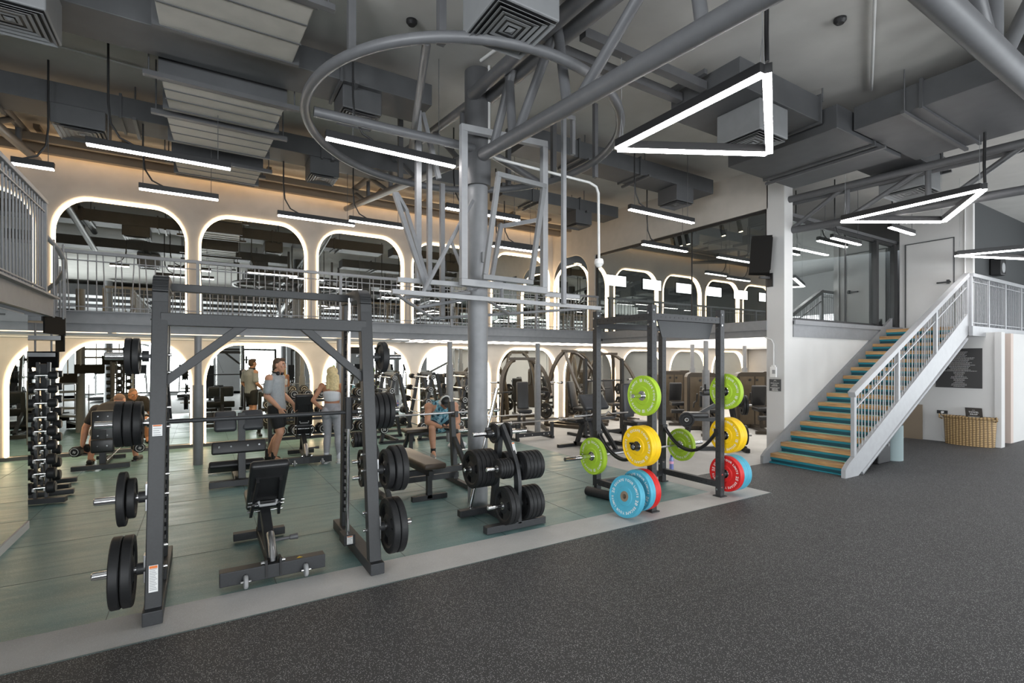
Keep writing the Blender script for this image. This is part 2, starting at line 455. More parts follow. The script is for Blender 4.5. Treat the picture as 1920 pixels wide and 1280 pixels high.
def text_arc(g, txt, o, ux, uy, rad, size, a_mid, gap=.1):
    """text running clockwise round a circle, letters upright outward"""
    o = V(o); ux = V(ux).normalized(); uy = V(uy).normalized()
    ws = [.35 if c == ' ' else glyph(c)[2] + gap for c in txt]; tot = sum(ws) * size / rad
    a = a_mid + tot / 2
    for c, w in zip(txt, ws):
        da = w * size / rad; am = a - da / 2
        if c != ' ':
            vs, fs, wd = glyph(c)
            er = ux * math.cos(am) + uy * math.sin(am); et = ux * math.sin(am) - uy * math.cos(am)
            g.add([o + er * (rad + v.y * size) + et * (v.x - wd / 2) * size for v in vs], fs)
        a -= da

# ================================================================= SETTING
def zc(y): return 4.83 + .06 * y          # sloping ceiling
YB = 11.78                                 # back wall mirror plane
# --- floors
struct(G().span(-9, 19, -6.5, 3.77, -.1, 0).span(6.25, 19, 3.77, 4.91, -.1, 0), 'floor', 'floor_black')
struct(G().span(-9, 6.25, 3.77, 4.21, -.1, 0).span(5.6, 6.25, 4.21, 4.91, -.1, 0), 'floor', 'floor_gray')
struct(G().span(5.6, 19, 4.91, YB + .2, -.1, 0), 'floor', 'floor_gray')
struct(G().span(-4.5, 5.6, 4.21, YB + .2, -.1, 0), 'floor', 'floor_teal')
g = G()
for x in [-1.555 + 1.02 * i for i in range(-2, 8)]:
    if x < 5.5: g.span(x - .003, x + .003, 4.21, YB, -.02, .0012)
for y in [5.23 + 1.02 * i for i in range(0, 7)]: g.span(-4.5, 5.6, y - .003, y + .003, -.02, .0012)
g.span(-9, 6.25, 3.762, 3.772, -.02, .0015)
struct(g, 'trim_1', 'seam')
# --- ceiling
g = G(); ys = [-6.5, YB + .3]
g.hexa([V((-9, ys[0], zc(ys[0]))), V((19.2, ys[0], zc(ys[0]))), V((19.2, ys[1], zc(ys[1]))), V((-9, ys[1], zc(ys[1]))),
        V((-9, ys[0], zc(ys[0]) + .2)), V((19.2, ys[0], zc(ys[0]) + .2)), V((19.2, ys[1], zc(ys[1]) + .2)), V((-9, ys[1], zc(ys[1]) + .2))])
struct(g, 'ceiling', 'ceiling')

# --- arched wall builder -------------------------------------------------
def arch_outline(xc, w, z0, z1, rx, rz, n=10):
    x0, x1 = xc - w / 2, xc + w / 2
    p = [(x0, z0), (x0, z0 + (z1 - rz - z0) * .5), (x0, z1 - rz)]
    p += [(x0 + rx - rx * math.cos(a), z1 - rz + rz * math.sin(a)) for a in [PI / 2 * i / n for i in range(1, n + 1)]]
    p += [(x1 - rx + rx * math.sin(a), z1 - rz + rz * math.cos(a)) for a in [PI / 2 * i / n for i in range(0, n + 1)]]
    p += [(x1, z0 + (z1 - rz - z0) * .5), (x1, z0)]
    return p
def offset(poly, d):
    out = []; n = len(poly)
    for i, p in enumerate(poly):
        a = poly[max(i - 1, 0)]; b = poly[min(i + 1, n - 1)]
        tx, tz = b[0] - a[0], b[1] - a[1]; l = math.hypot(tx, tz) or 1
        out.append((p[0] - tz / l * d, p[1] + tx / l * d if 0 < i < n - 1 else p[1]))
    return out
def arch_bay(g, o, ux, un, xl, xr, z0, ztop, xc, w, z1, rx, rz, depth):
    """one bay of the shell: rounded reveal from the mirror plane out to the wall face. un points into the room"""
    o = V(o); ux = V(ux); un = V(un)
    base = arch_outline(xc, w, z0, z1, rx, rz)
    P = lambda q, k: o + ux * q[0] + V((0, 0, q[1])) + un * k
    loops = []
    for i in range(5):
        a = PI / 2 * i / 4
        loops.append([P(q, depth * math.sin(a)) for q in offset(base, -.004 + .05 * (1 - math.cos(a)))])
    n = len(base)
    for A, B in zip(loops[:-1], loops[1:]):
        vs = A + B; g.add(vs, [(i, i + 1, n + i + 1, n + i) for i in range(n - 1)], True)
    last = offset(base, .046)
    nf = 10; bd = []
    zs = z1 - rz; xf0 = xc - w / 2 + rx; xf1 = xc + w / 2 - rx
    for i, q in enumerate(last):
        if i < 3: bd.append((xl, base[i][1]))
        elif i < 3 + nf:
            t = (i - 2) / nf; L1 = ztop - zs; L2 = xf0 - xl; s_ = t * (L1 + L2)
            bd.append((xl, zs + s_) if s_ <= L1 else (xl + s_ - L1, ztop))
        elif i < 4 + 2 * nf:
            t = 1 - (i - 3 - nf) / nf; L1 = ztop - zs; L2 = xr - xf1; s_ = t * (L1 + L2)
            bd.append((xr, zs + s_) if s_ <= L1 else (xr - (s_ - L1), ztop))
        else: bd.append((xr, base[i][1]))
    A = [P(q, depth) for q in last]; B = [P(q, depth) for q in bd]
    g.add(A + B, [(i, i + 1, n + i + 1, n + i) for i in range(n - 1)])
    # exact corners
    for j, (cx, k) in enumerate(((xl, 0), (xr, 1))):
        idx = range(2, 3 + nf) if k == 0 else range(3 + nf, 4 + 2 * nf)
        idx = list(idx)
        for a, b in zip(idx[:-1], idx[1:]):
            if a < n - 1 and abs(bd[a][0] - bd[b][0]) > 1e-6 and abs(bd[a][1] - bd[b][1]) > 1e-6:
                g.add([B[a], B[b], P((cx, ztop), depth)], [(0, 1, 2)])
def strip_mesh(o, ux, un, xc, w, z0, z1, rx, rz, k0=.004, k1=.085):
    """the light ribbon that runs round the front edge of an arch, standing a little proud of the wall"""
    g = G(); o = V(o); ux = V(ux); un = V(un)
    arch = arch_outline(xc, w, z0, z1, rx, rz)
    out = offset(arch, .006); inn = offset(arch, -.008)
    P = lambda q, k: o + ux * q[0] + V((0, 0, q[1])) + un * k
    n = len(out)
    A = [P(q, k0) for q in out]; B = [P(q, k0) for q in inn]; C = [P(q, k1) for q in out]; D = [P(q, k1) for q in inn]
    for p, q in ((C, D), (D, B), (A, C), (B, A)): g.add(p + q, [(i, i + 1, n + i + 1, n + i) for i in range(n - 1)])
    return g
def mirror_in(name, label, o, ux, un, xc, w, z0, z1, rx, rz, group, k0=.004, k1=.085):
    base = offset(arch_outline(xc, w, z0, z1, rx, rz), .05)
    g = G(); o = V(o); ux = V(ux); un = V(un)
    g.add([o + ux * q[0] + V((0, 0, q[1])) for q in base], [tuple(range(len(base)))])
    back = [o + ux * q[0] + V((0, 0, q[1])) - un * .012 for q in base]; n = len(base)
    g.add(back, [tuple(reversed(range(n)))])
    m = tag(g.obj(name, 'mirror'), label, 'mirror', group)
    strip_mesh(o, ux, un, xc, w, z0, z1, rx, rz, k0, k1).obj('light_strip', 'warm', m)
    return m
ORD = ['leftmost', 'second', 'third', 'fourth', 'fifth', 'sixth', 'seventh', 'eighth', 'ninth', 'tenth', 'eleventh']
# lower storey of the back wall
DEP = .06
g = G(); P0 = -2.3; PS = 2.24
for k in range(-1, 9):
    xl, xr = P0 + PS * k, P0 + PS * (k + 1)
    xc = (xl + xr) / 2
    arch_bay(g, (0, YB, 0), (1, 0, 0), (0, -1, 0), xl, xr, .06, 2.2, xc, PS - .25, 2.03, .58, .78, DEP)
g.span(-4.6, 18, YB - .02, YB + .25, 0, .06)
struct(g, 'wall_back', 'plaster')
for k in range(-1, 9):
    xc = P0 + PS * (k + .5)
    mirror_in('arched_mirror', '%s arched mirror from the left along the lower back wall, rimmed by warm light' % ORD[k + 1], (0, YB, 0), (1, 0, 0), (0, -1, 0), xc, PS - .25, .06, 2.03, .58, .78, 'arched mirrors of the lower storey')
struct(G().span(-4.6, 18, YB - DEP - .03, YB - DEP, 0, .06), 'baseboard_back', 'steel_dark')
# upper storey of the back wall
g = G(); U0 = -2.34; US = 2.2
for k in range(-1, 5):
    xl, xr = U0 + US * k, U0 + US * (k + 1)
    if k == 4: xr = 8.6
    xc = (xl + xr) / 2
    arch_bay(g, (0, YB, 0), (1, 0, 0), (0, -1, 0), xl, xr, 2.42, 5.3, xc, xr - xl - .25, 4.62, .52, .62, DEP)
struct(g, 'wall_back', 'plaster')
for k in range(-1, 5):
    xc = U0 + US * (k + .5)
    if k == 4: xc = (U0 + US * 4 + 8.6) / 2
    mirror_in('arched_mirror', '%s arched mirror from the left behind the balcony railing, rimmed by warm light' % ORD[k + 1], (0, YB, 0), (1, 0, 0), (0, -1, 0), xc, (US if k < 4 else 8.6 - U0 - US * 4) - .25, 2.42, 4.62, .52, .62, 'arched mirrors of the balcony')
struct(G().span(-4.6, 19, YB + .02, YB + .25, 0, 5.7), 'wall_back', 'plaster')
# cove above the upper arches: warm lit steel channels
g = G().span(-4.5, 8.5, 11.2, 11.3, 5.16, 5.34).span(-4.5, 8.5, 10.72, 10.8, 5.18, 5.3)
for x in [-2.2 + 1.1 * i for i in range(10)]: g.span(x - .04, x + .04, 10.6, YB, 5.34, 5.4)
struct(g, 'trim_2', 'copper')
t = thing('cove_light', 'warm cove light strip along the top of the arched back wall', 'light', (2, 11.5, 5.3))
G().span(-6.4, 6.5, -.08, -.05, .02, .04).span(-6.4, 6.5, .1, .14, .01, .03).obj('light_strip', 'warm_cove', t)
# upper return wall (X = 8.6) with one arch and the glazed opening
XW = 8.6
g = G()
arch_bay(g, (XW + .02, YB, 0), (0, -1, 0), (-1, 0, 0), .0, 1.72, 2.42, 5.5, .86, 1.5, 4.55, .6, .6, .02 + .0)
g.span(XW, XW + .2, 9.9, 10.06, 2.42, 5.5)
g.span(XW, XW + .2, 5.25, 9.9, 4.42, 5.5)
struct(g, 'wall_right', 'plaster')
m = mirror_in('arched_mirror', 'arched mirror on the balcony end wall, next to the glazed corner', (XW + .04, YB, 0), (0, -1, 0), (-1, 0, 0), .86, 1.5, 2.42, 4.3, .6, .6, 'arched mirrors of the balcony', .002, .045)
# pillar at the stair corner
struct(G().span(8.6, 8.86, 4.95, 5.27, 0, 5.3), 'wall_right', 'wall')
# white wall along the stair and structure above it
g = G().span(8.86, 13.2, 4.95, 5.1, 0, 2.12)
struct(g, 'wall_right', 'wall')
struct(G().span(8.86, 13.2, 4.93, 5.14, 2.12, 2.40).span(8.86, 13.2, 4.9, 5.0, 2.34, 2.42), 'trim_3', 'steel')
# --- mezzanine decks
g = G().span(-4.5, 8.6, 9.66, YB - .02, 2.3, 2.4)
g.span(8.62, 19.6, 5.1, YB - .02, 2.3, 2.4)
struct(g, 'floor', 'steel_dark')
g = G().span(-4.5, 8.6, 9.64, 9.7, 2.25, 2.42).span(-4.5, 8.6, 9.69, 9.75, 2.13, 2.25).span(-4.5, 8.6, 9.6, 9.69, 2.42, 2.44)
g.span(8.58, 8.68, 5.27, 9.64, 2.25, 2.42).span(8.64, 8.72, 5.27, 9.64, 2.13, 2.25)
struct(g, 'trim_4', 'steel')
# lit ceiling below the decks
g = G().span(-4.5, 3.4, 9.95, YB - .16, 2.16, 2.2)
struct(g, 'ceiling', 'slat_warm')
g = G()
for y in (9.85, 10.4, 11.35): g.tube((-4.5, y, 2.10), (3.6, y, 2.10), .02, n=8)
for x in (-2.9, -1.2, .6, 2.3): g.bar((x, 9.8, 2.135), (x, 11.5, 2.135), .05, .03)
struct(g, 'trim_5', 'pale')
g = G(); x = 3.5
while x < 17.9:
    y0 = 9.85 if x < 8.6 else 5.35
    g.span(x, x + .17, y0, 11.55, 2.138, 2.155); x += .30
struct(g, 'ceiling', 'slat_light')
g = G(); x = 3.5 + .17
while x < 17.9:
    y0 = 9.8 if x < 8.6 else 5.3
    g.span(x + .02, x + .11, y0, 11.58, 2.1345, 2.2); x += .30
g.span(3.45, 18, 9.78, YB - .16, 2.2, 2.29).span(8.75, 18, 5.3, 9.78, 2.2, 2.29)
struct(g, 'ceiling', 'steel_dark')
# --- glazing of the wing
def glazing(n, label_, o, ux, L, z0, z1, posts, th=.05):
    o = V(o); ux = V(ux); un = V((-ux.y, ux.x, 0))
    f = G(); up = V((0, 0, 1))
    f.bar(o + up * z0, o + ux * L + up * z0, th, .06); f.bar(o + up * z1, o + ux * L + up * z1, th, .07)
    for p in (0, L): f.bar(o + ux * p + up * z0, o + ux * p + up * z1, th, .06)
    for p in posts: f.bar(o + ux * p + up * z0, o + ux * p + up * z1, .02, .02)
    w = struct(f, 'window_%d' % n, 'black')
    q = G(); a = o + ux * .03 + up * z0; b = o + ux * (L - .03) + up * z0; h = up * (z1 - z0)
    q.quad(a, b, b + h, a + h)
    q.obj('pane', 'glass', w)
    return w
glazing(1, '', (XW + .06, 9.88, 0), (0, -1, 0), 4.6, 2.36, 4.40, [2.95])
w2 = glazing(2, '', (8.9, 5.02, 0), (1, 0, 0), 4.12, 2.44, 4.22, [1.95])
g = G().bar((12.05, 5.0, 2.44), (12.05, 5.0, 4.22), .1, .1).bar((12.92, 5.0, 2.44), (12.92, 5.0, 4.22), .16, .08)
g.obj('door_frame', 'black', w2)
# rooms behind the glass
struct(G().span(8.8, 19.6, YB - .14, YB - .1, 2.4, 5.6), 'wall_far', 'grey_wall')
struct(G().span(19.6, 19.8, 4.95, YB, 0, 5.6).span(18, 18.1, 4.95, YB, 0, 2.3), 'wall_far', 'grey_wall')
struct(G().span(8.86, 13.2, 5.02, 5.1, 4.28, 4.34), 'trim_6', 'steel_dark')
for i in range(6):
    x = 10.55 + 1.58 * i
    f = struct(G().span(x - .04, x + .86, YB - .17, YB - .14, 3.98, 4.38), 'window_%d' % (3 + i), 'dark_wall')
    G().span(x, x + .82, YB - .18, YB - .172, 4.02, 4.34).obj('pane', emit('daylit_pane', (.95, .98, 1), 2.2) if i == 0 else bpy.data.materials['daylit_pane'], f)
# --- landing end wall with door (X = 13.1) and the walls right of the stair
struct(G().span(13.1, 13.2, 3.72, 4.96, 2.38, 5.3), 'wall_right', 'wall')
d = struct(G().span(13.07, 13.1, 4.03, 4.82, 2.42, 4.2), 'door_1', 'wall')
G().span(13.06, 13.075, 4.0, 4.015, 2.42, 4.22).span(13.06, 13.075, 4.835, 4.85, 2.42, 4.22).span(13.06, 13.075, 4.0, 4.85, 4.21, 4.225).obj('door_gap', 'dark_wall', d)
G().span(13.0, 13.06, 4.07, 4.11, 3.28, 3.36).span(13.02, 13.05, 4.05, 4.28, 3.3, 3.33).obj('door_handle', 'black', d)
struct(G().span(13.3, 13.4, 3.42, 5.0, 0, 2.26), 'wall_right', 'wall')
struct(G().span(13.26, 13.46, 3.34, 3.44, 0, 2.26), 'trim_7', 'wall')
struct(G().span(14.15, 14.3, 3.42, 4.5, 0, 2.26).span(13.4, 14.3, 4.5, 4.6, 0, 2.26), 'wall_right', mat('pinkish_wall', (.52, .43, .38), .8))
struct(G().span(14.3, 19, 3.42, 3.55, 0, 2.26), 'wall_right', 'wall')
struct(G().span(13.2, 19, 3.9, 4.0, 2.38, 5.3), 'wall_far', 'dark_wall')
struct(G().span(12.62, 19, 3.62, 5.0, 2.26, 2.36), 'floor', 'steel_light')
# --- side and rear walls seen in the mirrors
struct(G().span(-4.7, -4.5, 2.4, YB, 2.4, 5.6), 'wall_left', 'grey_wall'); struct(G().span(-4.7, -4.5, 2.4, YB, 0, 2.4), 'wall_left', 'wall')
struct(G().span(-9.1, -9, -6.5, 2.4, 3.3, 5.2).span(-9.1, -9, -6.5, 2.4, 0, .1).span(-9, -4.5, 2.3, 2.4, 0, 5.2), 'wall_left', 'grey_wall')
# rear window wall
g = G().span(-9, 19.2, -6.5, -6.3, 3.3, 3.5).span(-9, 19.2, -6.5, -6.3, 0, .12).span(-9, 19.2, -6.5, -6.3, 4.0, 4.6)
for i in range(9): g.span(-9 + 3.4 * i - .7, -9 + 3.4 * i + .7, -6.5, -6.3, 0, 4.6)
for i in range(16): g.span(-9 + 1.8 * i, -9 + 1.8 * i + 1.0, -6.5, -6.3, 3.5, 4.0)
struct(g, 'wall_rear', 'grey_wall')
for i in range(8):
    x0 = -9 + 3.4 * i + .7; x1 = x0 + 2.0
    f = G()
    for x in (x0, (x0 + x1) / 2, x1): f.span(x - .03, x + .03, -6.42, -6.36, .12, 3.3)
    f.span(x0, x1, -6.42, -6.36, 2.2, 2.26).span(x0, x1, -6.42, -6.36, .12, .18)
    w = struct(f, 'window_%d' % (12 + i), 'black')
    G().quad((x0, -6.39, .12), (x1, -6.39, .12), (x1, -6.39, 3.3), (x0, -6.39, 3.3)).obj('pane', 'glass', w)
# right end beyond the frame: window wall
g = G().span(19, 19.2, -6.5, 5, 3.3, 5.2).span(19, 19.2, -6.5, 5, 0, .12).span(19, 19.2, 2.2, 5, 0, 5.2)
struct(g, 'wall_right', 'wall')
# left partition: dressed with a mirror, carrying the stair landing
struct(G().span(-1.62, -1.53, 2.4, 6.93, 0, 2.18), 'wall_left', 'pale')
struct(G().span(-1.53, -1.49, 2.4, 6.93, 0, .075), 'baseboard_left', 'pale')
mm = G().span(-1.53, -1.5, 2.42, 6.92, .08, 2.16).obj('wall_mirror', 'mirror')
tag(mm, 'large frameless mirror on the partition at the far left, above a white skirting', 'mirror')

# ================================================================= RAILINGS, STAIRS
def railing(name, label, p0, p1, h, posts, step, grp=None, mt='steel', post=.05, rail=(.06, .045), bal=.008, bot=.08, lean=.0, top_ext=0):
    """p0,p1 = deck level ends; balusters are individual rods"""
    p0 = V(p0); p1 = V(p1); d = p1 - p0; L = d.length; u = d / L; up = V((0, 0, 1))
    r = thing(name, label, 'railing', p0, 0, grp)
    G().bar(up * h - u * top_ext, d + up * h + u * top_ext, rail[0], rail[1]).obj('top_rail', mt, r, .004)
    G().bar(up * (h - .12), d + up * (h - .12), .03, .015).bar(up * bot, d + up * bot, .03, .015).obj('rail_bar', mt, r)
    for t in posts:
        q = u * t; G().bar(q - up * .02, q + up * (h - .02), post, post, up=u).obj('post', mt, r, .003)
    n = int(L / step); me = None
    for i in range(n):
        t = (i + .5) * step
        if min(abs(t - q) for q in posts) < post * .7 or i > 98: continue
        if me is None:
            b = G().tube((0, 0, bot - .06), (0, 0, h), bal, n=6).obj('baluster', mt, r); me = b
        else:
            b = me.copy(); COL.objects.link(b); b.parent = r
        b.location = u * t
        if lean: b.rotation_euler = (random.uniform(-1, 1) * lean * .3, random.uniform(-1, 1) * lean, 0)
    return r
railing('balcony_railing', 'grey steel railing with leaning rods along the balcony before the arched back wall', (-1.8, 9.64, 2.42), (8.5, 9.64, 2.42), .88, [0, 1.75, 4.0, 6.25, 8.4, 10.25], .104, lean=.045, rail=(.05, .05))
railing('landing_railing', 'grey steel railing on the stair landing at the far upper left', (-1.5, 2.6, 2.42), (-1.5, 7.58, 2.42), 1.06, [0, 1.6, 3.3, 4.94], .1, bal=.009)
for x, n in ((-.05, ''), (2.2, ''), (4.45, ''), (6.7, '')):
    o = G().tube((0, 0, 0), (0, 0, .35), .07, .07, n=16).tube((0, 0, .35), (0, 0, 1.3 if x < 3 else 1.62), .075, n=16).tube((0, 0, 1.3 if x < 3 else 1.62), (0, 0, 2.1), .055, n=16).obj('support_post', 'steel', None)
    o.location = (x, 9.72, 0)
    tag(o, {-.05: 'stepped grey steel post under the balcony, leftmost, seen through the smith machine', 2.2: 'stepped grey steel post under the balcony, beside the blonde woman', 4.45: 'stepped grey steel post under the balcony, above the seated man with headphones', 6.7: 'stepped grey steel post under the balcony, behind the preacher bench'}[x], 'post', 'balcony posts')
for i, p in enumerate(((10.95, 8.75), (9.2, 7.0), (13.2, 8.75))):
    o = G().tube((0, 0, 0), (0, 0, 1.5), .075, n=16).tube((0, 0, 1.5), (0, 0, 2.12), .05, n=16).obj('support_post', 'steel', None, loc=(*p, 0))
    tag(o, ['stepped grey steel post under the wing, between the bronze weight stacks', 'stepped grey steel post under the wing, nearest the stairs', 'stepped grey steel post under the wing, behind the bronze weight stacks'][i], 'post', 'wing posts')
# landing deck and its beams (far left)
g = G().span(-3.2, -1.46, 2.5, 7.62, 2.34, 2.42)
struct(g, 'floor', 'steel')
struct(G().span(-1.5, -1.44, 2.5, 7.62, 2.2, 2.42).span(-3.2, -1.44, 7.58, 7.64, 2.2, 2.42).span(-1.44, -1.38, 2.5, 7.62, 2.40, 2.42), 'trim_8', 'steel')
# spiral stair beyond it
SC = V((-2.45, 8.0, 0))
sp = thing('spiral_staircase', 'grey spiral staircase with open wedge treads at the far left behind the mirror', 'staircase', SC)
G().tube((0, 0, 0), (0, 0, 3.4), .09, n=16).obj('pole', 'steel', sp)
for i in range(11):
    a0 = R(-24 + 27 * i); a1 = a0 + R(30); z = 2.2 - .2 * i
    if z < .1: break
    P = [V((.09 * math.cos(a0), .09 * math.sin(a0), z)), V((1.0 * math.cos(a0), 1.0 * math.sin(a0), z)), V((1.0 * math.cos(a1), 1.0 * math.sin(a1), z)), V((.09 * math.cos(a1), .09 * math.sin(a1), z))]
    g = G().hexa([p - V((0, 0, .05)) for p in P] + P)
    am = (a0 + a1) / 2
    g.obj('tread', 'steel_light', sp)
    pp = [V((1.02 * math.cos(a), 1.02 * math.sin(a), zz)) for a, zz in ((a0, z + .02), (a0, z - .19), (a1, z - .19), (a1, z + .02))]
    rr = [p + V((p.x * .018, p.y * .018, 0)) for p in pp]
    G().hexa([pp[1], pp[2], rr[2], rr[1], pp[0], pp[3], rr[3], rr[0]]).obj('tread_edge', 'matte_black', sp)
    for k in (.3, .8):
        a = a0 + (a1 - a0) * k; q = V((1.03 * math.cos(a), 1.03 * math.sin(a), z)); G().tube(q, q + V((0, 0, .9)), .011, n=6).obj('baluster', 'steel', sp)
G().pipe([V((1.03 * math.cos(R(-24 + 27 * t)), 1.03 * math.sin(R(-24 + 27 * t)), 3.12 - .2 * t)) for t in [i * .5 for i in range(21)]], .025).obj('handrail', 'steel', sp)

# main stair (bottom 8.1 -> top 12.62, rise 2.36)
st = thing('staircase', 'wide open staircase with oak treads, teal undersides and grey steel strings', 'staircase', (8.1, 3.68, 0))
NT = 15; RUN = 4.5 / NT; RISE = 2.36 / NT
Wd = 1.22
for i in range(NT):
    x = RUN * i; z = RISE * (i + 1)
    if i < NT - 1 or True:
        G().span(x, x + .33, .05, Wd, z - .065, z).obj('tread', 'wood', st, .004)
        G().span(x + .03, x + .045, .05, Wd, z - RISE, z - .066).obj('riser', 'teal_riser', st)
        G().span(x + .005, x + .03, .05, Wd, z - .10, z - .066).obj('tread_edge', 'teal_glow', st)
        G().span(x + .20, x + .3, .06, Wd - .01, z, z + .003).obj('grip_strip', 'mint', st)
G().span(-.03, .3, .04, Wd, .0, .02).obj('glow_plate', 'teal_glow', st)  # teal colour stands in for the LED glow under the first tread
def string(y0, y1, zoff0, zoff1):
    a = V((-.12, 0, 0)); e = V((4.52, 0, 0)); s_ = 2.36 / 4.5
    pl = [(-.2, 0), (-.2, .12), (-.1, .2), (4.5, .2 + 4.6 * s_), (4.5, 4.5 * s_ - .16), (.18, 0)]
    return G().prism(pl, (0, y1, 0), (1, 0, 0), (0, 0, 1), y1 - y0)
string(Wd, Wd + .05, 0, 0).obj('string', 'steel', st, .004)
string(-.03, .03, 0, 0).obj('string', 'steel_light', st, .004)
s_ = 2.36 / 4.5
G().pipe([(.3, -.0, .02), (4.46, -.0, 4.42 * s_ - .2)], .045, n=10).pipe([(.42, .1, .02), (4.5, .1, 4.42 * s_ - .24)], .04, n=10).obj('string_tube', 'steel', st)
# inclined railing of the stair
sr = thing('stair_railing', 'grey steel railing with broad handrail climbing the outer side of the oak stairs', 'railing', (8.2, 3.68, 0))
sl = V((4.42, 0, 2.13)); top = V((4.42, 0, 3.36))
G().bar((-.06, 0, 1.2), (4.42, 0, 3.36), .10, .085).obj('top_rail', 'steel_light', sr, .006)
for off in (.98, .30):
    G().bar((0, 0, off), (4.42, 0, off + 2.155), .03, .02).obj('rail_bar', 'steel_light', sr)
def sz(x): return .487 * x
for x in (0.0, 1.45, 2.95, 4.42):
    G().span(x - .035, x + .035, -.027, .027, sz(x) + (.0 if x == 0 else .12), sz(x) + 1.18).obj('post', 'steel_light', sr, .003)
nb = 46; b0 = None
for i in range(nb):
    x = .07 + 4.3 * i / (nb - 1)
    if min(abs(x - q) for q in (0.0, 1.45, 2.95, 4.42)) < .05: continue
    if b0 is None:
        b0 = G().tube((0, 0, .22), (0, 0, 1.16), .0075, n=6).obj('baluster', 'steel_light', sr); b = b0
    else:
        b = b0.copy(); COL.objects.link(b); b.parent = sr
    b.location = (x, 0, sz(x)); b.rotation_euler = (0, random.uniform(-.035, .035), 0)
railing('walkway_railing', 'grey steel railing along the walkway at the top of the oak stairs', (12.68, 3.64, 2.36), (18.5, 3.64, 2.36), 1.0, [0, .95, 1.95, 3.0, 4.2, 5.6], .085, mt='steel_light', post=.06, rail=(.1, .07), bal=.0075)
struct(G().span(12.6, 19, 3.58, 3.64, 2.18, 2.37), 'trim_9', 'steel_light')

# ================================================================= CEILING SERVICES
def duct(name, label, x0, x1, y0, y1, z0, z1, seams=(), m='duct', axis='x', grp=None):
    o = V(((x0 + x1) / 2, (y0 + y1) / 2, (z0 + z1) / 2))
    g = G().box((0, 0, 0), (x1 - x0, y1 - y0, z1 - z0))
    b = tag(g.obj(name, m, None, .006, loc=o), label, 'duct', grp)
    for s in seams:
        f = G()
        if axis == 'x': f.box((s - o.x, 0, 0), (.03, y1 - y0 + .05, z1 - z0 + .05))
        else: f.box((0, s - o.y, 0), (x1 - x0 + .05, .03, z1 - z0 + .05))
        f.obj('flange', m, b)
    for s in seams:
        f = G()
        if axis == 'x':
            yy = (y0 - o.y + .04, y1 - o.y - .04)
            for y in yy: f.tube((s - o.x + .15, y, z1 - o.z), (s - o.x + .15, y, zc(y + o.y) - o.z), .008, n=6)
            f.box((s - o.x + .15, 0, z0 - o.z - .02), (.04, y1 - y0 + .16, .035))
        else:
            for x in (x0 - o.x - .03, x1 - o.x + .03): f.tube((x, s - o.y + .15, z0 - o.z - .03), (x, s - o.y + .15, zc(s) - o.z), .008, n=6)
            f.box((0, s - o.y + .15, z0 - o.z - .02), (x1 - x0 + .16, .04, .035))
        f.obj('hanger', 'steel_dark', b)
    return b
duct('air_duct', 'long dark rectangular duct nearest the arched back wall, on the side of the air handlers', -4.2, 4.6, 8.26, 8.8, 4.88, 5.15, (-2.3, -.9, 1.6, 3.2))
duct('air_duct', 'dark duct end section above the glazed corner of the wing', 4.9, 7.9, 8.3, 8.8, 4.88, 5.12, (5.6, 6.8))
duct('air_duct', 'dark rectangular duct crossing left of the column, above the ring', -4.2, 2.36, 5.66, 6.2, 4.77, 5.02, (-1.4, 1.3))
duct('air_duct', 'dark rectangular duct crossing right of the column toward the wing', 3.95, 8.1, 6.0, 6.5, 4.8, 5.06, (4.9, 6.2))
duct('air_duct', 'overhead duct feeding the large square diffuser in front of the column', 1.3, 2.45, 2.3, 3.6, 4.6, 4.86, (2.6,), axis='y')
# air handlers between the ducts
def handler(label, y0, y1, z0, z1, x0=-.36, x1=.82, slope=.12):
    o = V(((x0 + x1) / 2, (y0 + y1) / 2, z0))
    g = G(); hx = (x1 - x0) / 2; hy = (y1 - y0) / 2; h = z1 - z0
    g.hexa([V((-hx, -hy, slope)), V((hx, -hy, slope)), V((hx - .04, hy, 0)), V((-hx + .04, hy, 0)), V((-hx, -hy, h)), V((hx, -hy, h)), V((hx, hy, h)), V((-hx, hy, h))])
    b = tag(g.obj('air_handler', 'duct_pale', None, .01, loc=o), label, 'air handler', 'air handlers in a row across the ducts')
    f = G()
    for k in (.3, .62):
        y = -hy + 2 * hy * k; f.box((0, y, slope * (1 - k) - .002), (2 * hx - .03, .012, .012))
    f.obj('seam', 'duct', b)
    f = G().box((0, -hy - .03, slope + .01), (2 * hx + .3, .06, .05))
    for s in (-1, 1): f.tube((s * (hx + .1), -hy - .03, slope), (s * (hx + .1), -hy - .03, zc(o.y - hy) - o.z), .008, n=6)
    f.obj('hanger', 'steel_dark', b)
    for y in (-hy, hy): G().box((0, y, h * .5 - .012), (2 * hx + .04, .05, h)).obj('flange', 'duct', b)
    return b
handler('pale insulated air handler at the top edge, nearest of the row', 4.5, 5.5, 4.70, 5.0, slope=0)
handler('pale insulated air handler just beyond the second dark duct, with a conduit below', 6.34, 7.05, 4.62, 5.02, slope=0)
handler('pale insulated air handler in the middle of the row before the farther duct', 7.32, 8.1, 4.64, 5.08, slope=0)
handler('pale insulated air handler beyond the farther duct, over the long hanging lamp', 9.0, 9.75, 4.74, 5.2, slope=0)
handler('flat air handler at the far end of the row, close to the warm lit channels', 10.0, 10.55, 4.96, 5.25, slope=0)
